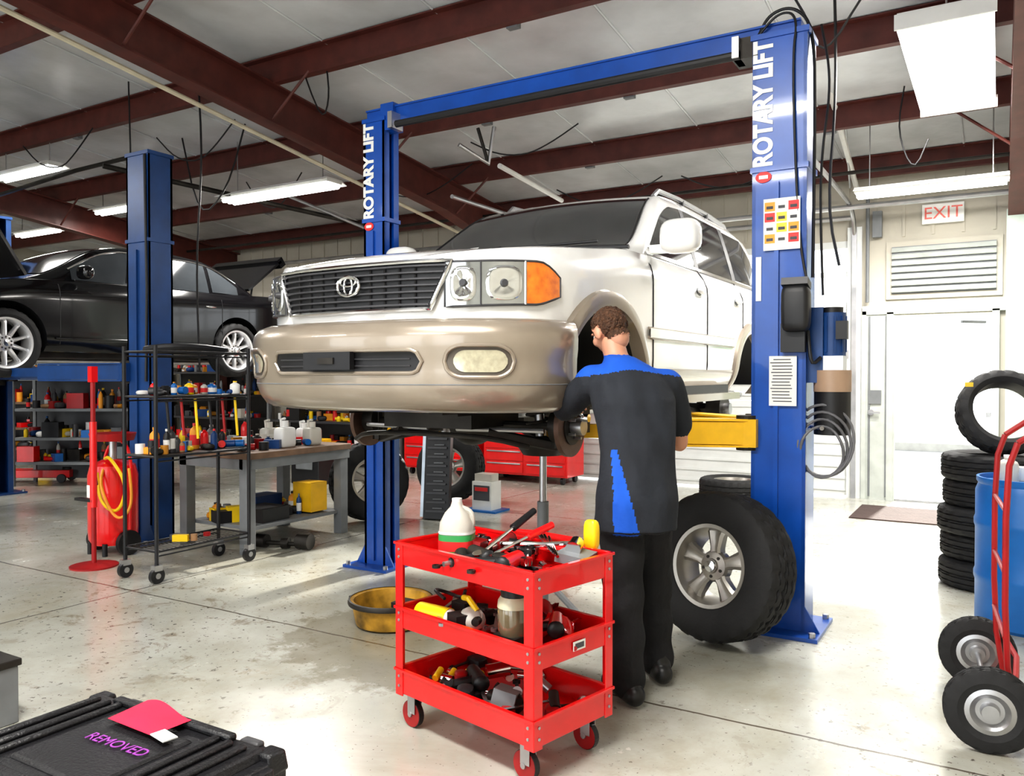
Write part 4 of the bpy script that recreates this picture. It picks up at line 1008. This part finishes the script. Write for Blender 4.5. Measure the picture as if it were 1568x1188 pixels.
rag(b,(.08,-.2,z+.03),.2,RED); rag(b,(.12,-.08,z+.06),.16,REDD); impact(b,(.05,-.25,z+.08),40,RED); impact(b,(.08,-.02,z+.06),250,REDD)
for i in range(20):
    p=(U(-.16,.16),U(-.32,.32),z+.02+U(0,.05)); random.choice([lambda:wrench(b,p,U(0,360),.18),lambda:socket(b,p,.02,DSTEEL,U(0,6)),lambda:pliers(b,p,U(0,360),REDD),lambda:b.box(p,(.08,.06,.04),BLACKPL,rot=(0,0,U(0,90)))])()
z=.156
for i in range(44):
    p=(U(-.17,.17),U(-.33,.33),z+.02+U(0,.05))
    random.choice([lambda:wrench(b,p,U(0,360),U(.12,.22),random.choice([STEEL,DSTEEL,CHROME])),lambda:socket(b,p,U(.015,.028),random.choice([DSTEEL,CHROME]),U(0,6)),lambda:b.sph(p,(U(.03,.05),U(.025,.04),.025),random.choice([BLACKPL,REDD,DSTEEL]),12,pw=.6,rot=(0,0,U(0,90))),lambda:b.cyl(p,Vector(p)+Vector((U(-.06,.06),U(-.06,.06),.03)),.02,random.choice([STEEL,DSTEEL,DSTEEL]))])()
for k in range(4): b.cyl((-.12+.03*k,.26-.05*k,z+.05),(-.07+.03*k,.28-.05*k,z+.07),.014,YELP)
b.box((-.1,-.13,z+.07),(.11,.09,.07),GREY,rot=(12,10,30)); b.cyl((.02,.1,z+.08),(.1,.05,z+.09),.03,CHROME); impact(b,(-.04,.1,z+.08),60,DSTEEL)
b.build('shelf_tools',parent=cart)
b=MB()
sq=lambda z,r:[Vector((r*math.copysign(abs(math.cos(t))**.7,math.cos(t)),r*math.copysign(abs(math.sin(t))**.7,math.sin(t)),z)) for t in [2*math.pi*k/28 for k in range(28)]]
b.loft([sq(0,.06),sq(.005,.07),sq(.12,.072),sq(.16,.068),sq(.20,.048),sq(.225,.026),sq(.245,.02)],CREAM)
b.cyl((0,0,.24),(0,0,.258),.021,WHITE); b.tube([(.02,0,.22),(.062,0,.205),(.068,0,.16),(.06,0,.13)],.011,CREAM,smooth=2)
b.loft([sq(.03,.0735),sq(.115,.0735)],GREENP,cap=False); b.loft([sq(.05,.0745),sq(.09,.0745)],REDL,cap=False); b.loft([sq(.118,.0738),sq(.128,.0738)],PAPER,cap=False)
jug=b.build('antifreeze_jug',loc=CM@Vector((-.03,.225,TZ-.081)),rot=(0,0,20))
# ------------------------------------------------------------ oil drain pan
b=MB(); pc=c2w((598-784)/FP*4.75,4.75)
b.lathe([(0,.012),(.20,.012),(.205,.02),(.225,.13),(.245,.14),(.24,.155),(.215,.15),(.195,.03),(0,.022)],mat('greasy_yellow_pan',(.33,.18,.02),.45,0,.85,scale=8),40); b.lathe([(0,.03),(.196,.03)],mat('used_oil',(.02,.015,.01),.08),40)
b.lathe([(.247,.13),(.250,.14),(.245,.156),(.235,.158)],DSTEEL,40)
b.box((-.25,0,.13),(.06,.1,.012),DSTEEL); b.box((.15,-.05,.15),(.12,.12,.03),DSTEEL)
b.build('oil_drain_pan',loc=pc)
b=MB(); c=Vector((-2.73+.40,2.92+1.35,0))
for k in range(3): a=2*math.pi*k/3; b.tube([(0,0,.25),(.28*math.cos(a),.28*math.sin(a),.02)],.02,GREY)
b.cyl((0,0,.02),(0,0,.7),.035,GREY); b.cyl((0,0,.68),(0,0,1.15),.022,STEEL); b.box((0,0,1.16),(.2,.1,.02),STEEL); b.box((0,0,1.19),(.05,.05,.05),DSTEEL); b.lathe([(0,0),(.12,0),(.16,.06),(.15,.06)],DSTEEL,24,MT((0,0,.98)))
b.build('underhoist_jack_stand',loc=c)
# ------------------------------------------------------------ black wire utility cart
b=MB()
A=fl(190,885);B_=fl(238,895);Dd=fl(370,858)
ux0,ux1=A.x,B_.x; uy0=(A.y+B_.y)/2; uy1=Dd.y
if abs(ux1-ux0)<.25: ux1=ux0+.4
for x in (ux0,ux1):
    for y in (uy0,uy1):
        b.cyl((x,y,.12),(x,y,1.66),.014,BLACKPL); b.cyl((x-.015,y,.055),(x+.015,y,.055),.055,BLACKPL,n=24); b.cyl((x-.02,y,.055),(x+.02,y,.055),.02,STEEL); b.box((x,y,.11),(.05,.06,.04),STEEL)
for zi,zz in enumerate((.22,.88,1.30,1.62)):
    for x in (ux0,ux1): b.cyl((x,uy0,zz),(x,uy1,zz),.008,BLACKPL); b.cyl((x,uy0,zz-.03),(x,uy1,zz-.03),.006,BLACKPL)
    for y in (uy0,uy1): b.cyl((ux0,y,zz),(ux1,y,zz),.008,BLACKPL)
    if zi<3:
        n=24
        for k in range(n): y=uy0+(uy1-uy0)*(k+.5)/n; b.cyl((ux0,y,zz),(ux1,y,zz),.003,DSTEEL,n=5)
        if zi>0: b.box(((ux0+ux1)/2,(uy0+uy1)/2,zz+.006),(ux1-ux0,uy1-uy0,.006),DSTEEL)
b.tube([(ux0+.03,uy0+.05,1.63),(ux0+.1,uy0+.5,1.66),(ux1-.03,uy1-.08,1.63),(ux1-.1,uy0+.3,1.67)],.028,BLACKPL,closed=True,smooth=2)
wc=b.build('wire_shelf_cart')
b=MB()
AMB=mat('amber_bottle',(.5,.22,.02),.2)
cols=[YELP,ORL,WHITE,BLACKPL,REDD,CREAM,BLUEP,GREY,BROWN,AMB,BLACKPL,RED,DSTEEL,BLUED,DGREY,BLACKPL]
def clutter(b,x0,x1,y0,y1,z,n,hmax=.22,s=1.0):
    for i in range(n):
        p=(U(x0,x1),U(y0,y1),z); k=random.random()
        if k<.35: bottle(b,p,U(.02,.04),U(.08,hmax),random.choice(cols),random.choice(cols),lab=random.choice([None,PAPER,REDL]))
        elif k<.55: h=U(.04,.14)*s; b.box((p[0],p[1],z+h/2),(U(.06,.20)*s,U(.06,.16)*s,h),random.choice(cols),rot=(0,0,U(0,90)))
        elif k<.70: b.cyl(p,(p[0],p[1],z+U(.04,.16)*s),U(.025,.06)*s,random.choice(cols))
        elif k<.85: b.cyl((p[0]-.05*s,p[1],z+.03),(p[0]+.06*s,p[1]+U(-.08,.08),z+.032),.028,random.choice(cols))
        else: b.sph((p[0],p[1],z+.035*s),(U(.04,.09)*s,U(.04,.07)*s,.035*s),random.choice(cols),12,pw=.7,rot=(0,0,U(0,90)))
clutter(b,ux0+.05,ux1-.05,uy0+.05,uy1-.05,.89,40,.20,.6); clutter(b,ux0+.05,ux1-.05,uy0+.05,uy1-.05,1.31,20,.10,.5); clutter(b,ux0+.05,ux1-.05,uy0+.05,uy1-.05,.23,4,.1,.6)
for k in range(6): b.cyl((ux1-.02,uy0+.1+k*.12,1.28),(ux1+.01,uy0+.1+k*.12,1.05-.03*(k%3)),.010,[BLACKPL,REDD,YELP][k%3])
b.build('shop_supplies',parent=wc)
# ------------------------------------------------------------ red stand & tank
b=MB(); q=fl(142,868)
b.lathe([(0,0),(.17,0),(.17,.012),(.03,.03),(0,.03)],REDD,32); b.cyl((0,0,.02),(0,0,1.50),.018,REDD); b.box((0,0,1.46),(.05,.05,.12),RED); b.cyl((0,0,.45),(0,0,1.1),.026,RED); b.tube([(0,0,1.0),(-.1,.05,.9),(-.12,.1,.6)],.012,BLACKPL,smooth=1); b.box((-.1,0,.5),(.22,.05,.02),BLACKPL)
b.build('support_stand',loc=q)
b=MB(); q=fl(172,846)
b.lathe([(0,.08),(.16,.08),(.185,.12),(.19,.2),(.19,.64),(.17,.72),(.09,.76),(0,.77)],RED,36); b.box((0,-.192,.52),(.1,.006,.1),PAPER)
for s in (-1,1): b.cyl((s*.18,.0,.10),(s*.22,.0,.10),.10,BLACKPL,n=24); b.cyl((s*.1,-.14,0),(s*.1,-.14,.1),.02,BLACKPL)
b.cyl((0,0,.76),(0,0,.92),.03,STEEL); b.lathe([(0,0),(.16,0),(.18,.06),(.17,.06),(0,.015)],REDD,24,MT((0,0,.92))); b.tube([(-.19,.02,.2),(-.2,.04,.8),(0,.06,.95),(.2,.04,.8),(.19,.02,.2)],.014,RED,smooth=2)
b.tube([(.05,-.1,.78),(.26,-.2,.82),(.42,-.15,.6),(.34,-.18,.36),(.16,-.22,.45),(.1,-.2,.68)],.013,YELP,smooth=3)
b.tube([(.05,-.1,.74),(.18,-.24,.6),(.34,-.2,.30),(.44,-.12,.42),(.36,-.1,.72)],.011,ORL,smooth=3)
b.build('oil_drain_tank',loc=q)
# ------------------------------------------------------------ workbench
b=MB()
P=fl(378,850); wx,wy=P.x,P.y
W_,H_=.80,1.15
b.box((wx-W_/2+.03,wy+H_/2-.03,.80),(W_+.1,H_+.05,.05),WOOD); b.box((wx+.04,wy+H_/2,.74),(.03,H_,.10),GREY); b.box((wx-W_/2,wy-.03,.74),(W_,.03,.10),GREY)
for x in (wx,wx-W_+.06):
    for y in (wy,wy+H_-.06): b.box((x,y,.39),(.09,.09,.78),GREY)
b.box((wx-W_/2+.03,wy+H_/2,.20),(W_-.05,H_-.1,.03),GREY)
wb_=b.build('workbench',bevel=.003)
b=MB()
for i,(x,y,c_,s) in enumerate(((wx-.15,wy+.55,WHITE,1.0),(wx-.42,wy+.62,CREAM,.9),(wx-.12,wy+.85,CREAM,.9),(wx-.35,wy+.98,WHITE,.8))):
    b.sph((x,y,.825+.085*s),(.065*s,.085*s,.09*s),c_,20,pw=.35); b.cyl((x,y,.825+.16*s),(x,y,.825+.23*s),.03,c_); b.tube([(x-.04,y,.825+.16*s),(x-.05,y,.825+.24*s),(x+.0,y,.825+.25*s)],.012,c_)
clutter(b,wx-W_+.1,wx-.05,wy+.05,wy+H_-.15,.825,34,.24,.8)
b.box((wx-.2,wy+.35,.27),(.3,.3,.12),BLACKPL); clutter(b,wx-W_+.15,wx-.08,wy+.1,wy+H_-.2,.215,28,.2)
b.box((wx-.15,wy+.85,.36),(.22,.20,.26),YEL); b.box((wx-.5,wy+.6,.30),(.2,.3,.16),BLUED)
b.build('bench_supplies',parent=wb_)
b=MB(); q=fl(432,842)
b.cyl((-.22,0,.045),(.22,.05,.045),.02,DSTEEL); b.cyl((-.26,0,.06),(-.16,0,.06),.055,DSTEEL); b.cyl((.12,.05,.07),(.24,.05,.07),.065,DSTEEL); b.cyl((-.02,.02,.05),(.04,.03,.05),.045,DSTEEL)
b.build('drive_axle_part',loc=q,rot=(0,0,10))
b=MB(); q=fl(648,800)
b.box((0,0,.44),(.26,.10,.88),BLACKPL,rot=(-8,0,0)); b.box((-.15,.06,.47),(.05,.12,.92),mat('panel_silver_edge',(.4,.45,.5),.3,.6),rot=(-8,0,0))
for k in range(9): b.box((.0,-.112+k*.0115,.09+k*.09),(.20,.01,.02),DGREY,rot=(-8,0,0)); b.box((.02,-.108+k*.0115,.12+k*.09),(.10,.01,.012),GREY,rot=(-8,0,0))
b.build('parts_carton',loc=q+Vector((0,.25,0)),rot=(0,0,20))
def chest(x,y):
    b=MB(); b.box((0,0,.52),(1.3,.5,.84),RED)
    for r_ in range(5):
        for c_ in (-1,1): b.box((c_*.32,-.255,.2+r_*.165),(.60,.02,.15),RED); b.box((c_*.32,-.272,.25+r_*.165),(.54,.012,.02),STEEL)
    b.box((0,0,.96),(1.34,.52,.04),BLACKPL); b.box((0,0,1.16),(1.2,.42,.34),RED)
    for r_ in range(3): b.box((0,-.215,1.06+r_*.10),(1.1,.015,.088),RED); b.box((0,-.228,1.09+r_*.10),(1.0,.01,.012),STEEL)
    for sx in (-.55,.55):
        for sy in (-.18,.18): b.cyl((sx-.02,sy,.05),(sx+.02,sy,.05),.05,BLACKPL)
    b.build('red_tool_chest',loc=(x,y,0),bevel=.006)
chest(-6.9,9.8); chest(-5.5,9.8)
q=fl(745,782); b=MB(); b.box((0,0,.17),(.24,.2,.3),WHITE); b.box((0,-.102,.2),(.2,.005,.16),INK); b.box((0,-.106,.24),(.16,.003,.04),REDL); b.box((0,0,.01),(.4,.3,.02),BLUEP); b.box((0,0,.36),(.2,.16,.08),CREAM); b.build('oil_jug_box',loc=q)
# ------------------------------------------------------------ back shelving
def shelf(name,x,y,w,d,hs,rot,ncl,boards=GREY):
    b=MB()
    H=max(hs)+.25
    for sx in (-1,1):
        for sy in (-1,1): b.box((sx*w/2,sy*d/2,H/2),(.04,.04,H),GREY)
    for h in hs: b.box((0,0,h),(w,d,.035),boards)
    for h in hs: clutter(b,-w/2+.08,w/2-.08,-d/2+.08,d/2-.08,h+.018,ncl,.3,1.2)
    b.box((0,d/2,H/2),(w,.01,H-.1),DGREY)
    for k in range(5): b.box((-w/2+.15+k*w/5.5,-d/2+.08,hs[k%len(hs)]+.12),(.22,.14,.20),[RED,BLACKPL,REDD,BLUED,GREY][k])
    b.build(name,loc=(x,y,0),rot=(0,0,rot))
q=pt(140,575,10.9); shelf('storage_shelf',q.x,q.y,1.8,.5,[.3,.62,1.0,1.4],31,34,GREY)
q=pt(30,575,13.0); shelf('storage_shelf',q.x,q.y,1.4,.5,[.3,.62,1.02,1.4],31,26,WOOD)
shelf('storage_shelf',-9.3,9.9,2.4,.5,[.3,.7,1.1,1.5,2.1],0,40,DGREY); shelf('storage_shelf',-12.2,9.9,2.4,.5,[.3,.7,1.1,1.5,2.1],0,40,DGREY); shelf('storage_shelf',-14.9,9.9,2.4,.5,[.3,.9,1.5],0,30,DGREY)
q=fl(66,728); b=MB(); b.lathe([(0,0),(.09,0),(.10,.12),(.03,.2),(.012,.34),(0,.34)],YELP,24); b.build('yellow_funnel',loc=q)
q=fl(410,760,0); b=MB(); b.box((0,0,.25),(.5,.4,.5),BLACKPL); b.box((0,-.21,.3),(.3,.02,.2),GREY); b.box((.1,0,.55),(.2,.2,.1),YEL); b.build('shop_compressor_cabinet',loc=q+Vector((-.4,1.2,0)),bevel=.01)
b=MB(); b.box((0,0,.12),(1.0,.28,.10),RED); b.tube([(-.4,0,.15),(-.9,0,.9)],.018,REDD); b.cyl((.42,0,.1),(.42,0,.2),.07,DSTEEL)
for sx in (-.4,.4):
    for sy in (-.15,.15): b.cyl((sx,sy-.02,.06),(sx,sy+.02,.06),.06,BLACKPL)
b.build('floor_jack',loc=fl(70,745)+Vector((-.6,.2,0)),rot=(0,0,35),bevel=.004)
# ------------------------------------------------------------ foreground toolbox
tb=empty('black_tool_case',(-1.97,1.25,0))
CASE=mat('black_case_plastic',(0.010,0.010,0.012),0.38,0,0.2,bump=.25,bscale=120)
b=MB(); 
b.box((0,0,.20),(.74,.48,.40),CASE); b.box((0,0,.43),(.78,.52,.07),CASE)
b.box((0,0,.475),(.72,.46,.03),CASE,taper=.96)
for k in (-.31,-.26,-.21,.21,.26,.31): b.box((k,0,.495),(.025,.38,.018),CASE)
b.box((.0,.205,.497),(.5,.03,.020),CASE); b.box((0,-.205,.497),(.5,.03,.020),CASE); b.box((0,0,.492),(.34,.30,.012),CASE,taper=.94)
for sx in (-.25,.25):
    for sy in (-1,1): b.box((sx,sy*.265,.40),(.10,.025,.12),CASE); b.box((sx,sy*.268,.455),(.07,.03,.03),DGREY)
for sy in (-.16,.16): b.box((.395,sy,.42),(.03,.08,.08),CASE)
b.tube([(.39,-.12,.40),(.42,-.10,.43),(.42,.10,.43),(.39,.12,.40)],.012,CASE,smooth=1)
for sx in (-.36,.36):
    for sy in (-.23,.23): b.box((sx,sy,.455),(.07,.07,.055),CASE,taper=.8)
b.build('case',parent=tb,bevel=.010)
PINK=mat('red_shop_tag',(.88,.015,.06),.6)
b=MB(); b.grid(lambda i,j:Vector(((i-.5)*.20,(j-.5)*.12,.004+.012*math.sin(i*5)*(j)+.01*j)),10,8,PINK); 
o=b.build('red_tag',loc=(-.02,.15,.506),rot=(0,0,-2),parent=tb)
b=MB(); b.box((.11,.10,.512),(.07,.04,.003),PAPER,rot=(0,0,-10)); b.build('paper_slip',parent=tb)
text_mesh('REMOVED',.050,mat('purple_marker',(.30,.05,.36),.6),'marker_lettering',Matrix.Translation((.03,.02,.502))@Matrix.Rotation(math.radians(2),4,'Z'),tb,.001,.000)
b=MB(); b.box((0,0,.12),(.34,.36,.24),GREY); b.box((0,0,.255),(.36,.38,.03),DSTEEL); b.box((0,-.185,.14),(.2,.01,.05),DSTEEL); b.build('grey_parts_bin',loc=(-3.68,1.68,0),bevel=.008)
# ------------------------------------------------------------ right side: tyres, barrel, hand truck
b=MB(); cx,cy=-.02,6.55
zz=0
for k in range(5):
    ox,oy=U(-.04,.04),U(-.04,.04); w=.185
    tire(b,Matrix.Translation((cx+ox,cy+oy,zz+w/2)),.33,.2,w,n=72); zz+=w-.002
b.build('tire_stack',angle=28)
b=MB(); ax=c2w(-.25,-.9,.35); tire(b,Mdir((0,0,0),ax),.29,.20,.17,n=72); b.box((-.2,-.16,.19),(.05,.01,.03),YELP)
b.build('used_tire',loc=(cx+.05,cy-.12,zz+.285),angle=28)
b=MB(); cx,cy=.22,7.5; zz=0
for k in range(4): tire(b,Matrix.Translation((cx+U(-.04,.04),cy+U(-.04,.04),zz+.1)),.33,.2,.2,n=60); zz+=.198
b.build('tire_stack',angle=28)
b=MB()
b.lathe([(0,0),(.27,0),(.285,.02),(.285,.25),(.292,.27),(.292,.30),(.285,.32),(.285,.56),(.292,.58),(.292,.61),(.285,.63),(.285,.78),(.27,.82),(.28,.835),(.28,.86),(.265,.86),(.26,.83),(0,.83)],BLUEP,48); b.cyl((.12,.1,.83),(.12,.1,.85),.035,WHITE)
bottle(b,(-.12,-.05,.83),.055,.16,CREAM,WHITE); bottle(b,(.02,-.08,.83),.04,.20,WHITE,BLUEP); b.box((-.02,.1,.87),(.12,.1,.08),PAPER)
b.build('blue_barrel',loc=(.17,5.58,0))
ht=empty('hand_truck')
b=MB(); w1=c2w((1520-784)/FP*3.12,3.12,.165); w2=c2w((1500-784)/FP*3.78,3.78,.165)
axd=(w2-w1).normalized()
for w_ in (w1,w2):
    M=Mdir(w_,-axd); tire(b,M,.162,.085,.075,n=60); b.lathe([(.088,.03),(.07,.034),(.05,.015),(.035,.015),(.03,.045),(0,.045)],STEEL,28,M); b.lathe([(.088,-.03),(.0,-.02)],STEEL,28,M)
b.cyl(w1,w2,.012,STEEL)
r_=c2w(.9,-.2,0).normalized()
for t in (.15,.85):
    p=w1.lerp(w2,t); b.tube([p+Vector((0,0,-.05))+r_*.1,p+r_*.06+Vector((0,0,.2)),p+Vector((0,0,.9))+r_*.06,p+Vector((0,0,1.02))+r_*.10],.012,REDD,smooth=1)
b.tube([w1.lerp(w2,.15)+Vector((0,0,1.02))+r_*.10,w1.lerp(w2,.15)+Vector((0,0,1.12))+r_*.24,w1.lerp(w2,.85)+Vector((0,0,1.12))+r_*.24,w1.lerp(w2,.85)+Vector((0,0,1.02))+r_*.10],.012,REDD,smooth=2)
for z in (.25,.5,.75): b.tube([w1.lerp(w2,.15)+Vector((0,0,z))+r_*.06,w1.lerp(w2,.85)+Vector((0,0,z))+r_*.06],.009,REDD)
pm=w1.lerp(w2,.5); b.box((pm.x+r_.x*.22,pm.y+r_.y*.22,.02),(.25,.36,.012),REDD,rot=(0,0,math.degrees(math.atan2(r_.y,r_.x))))
b.tube([w1+r_*.02,w1.lerp(w2,.5)+r_*.15+Vector((0,0,.06)),w2+r_*.1+Vector((0,0,.1))],.012,REDD,smooth=1)
b.build('frame',parent=ht,angle=28)
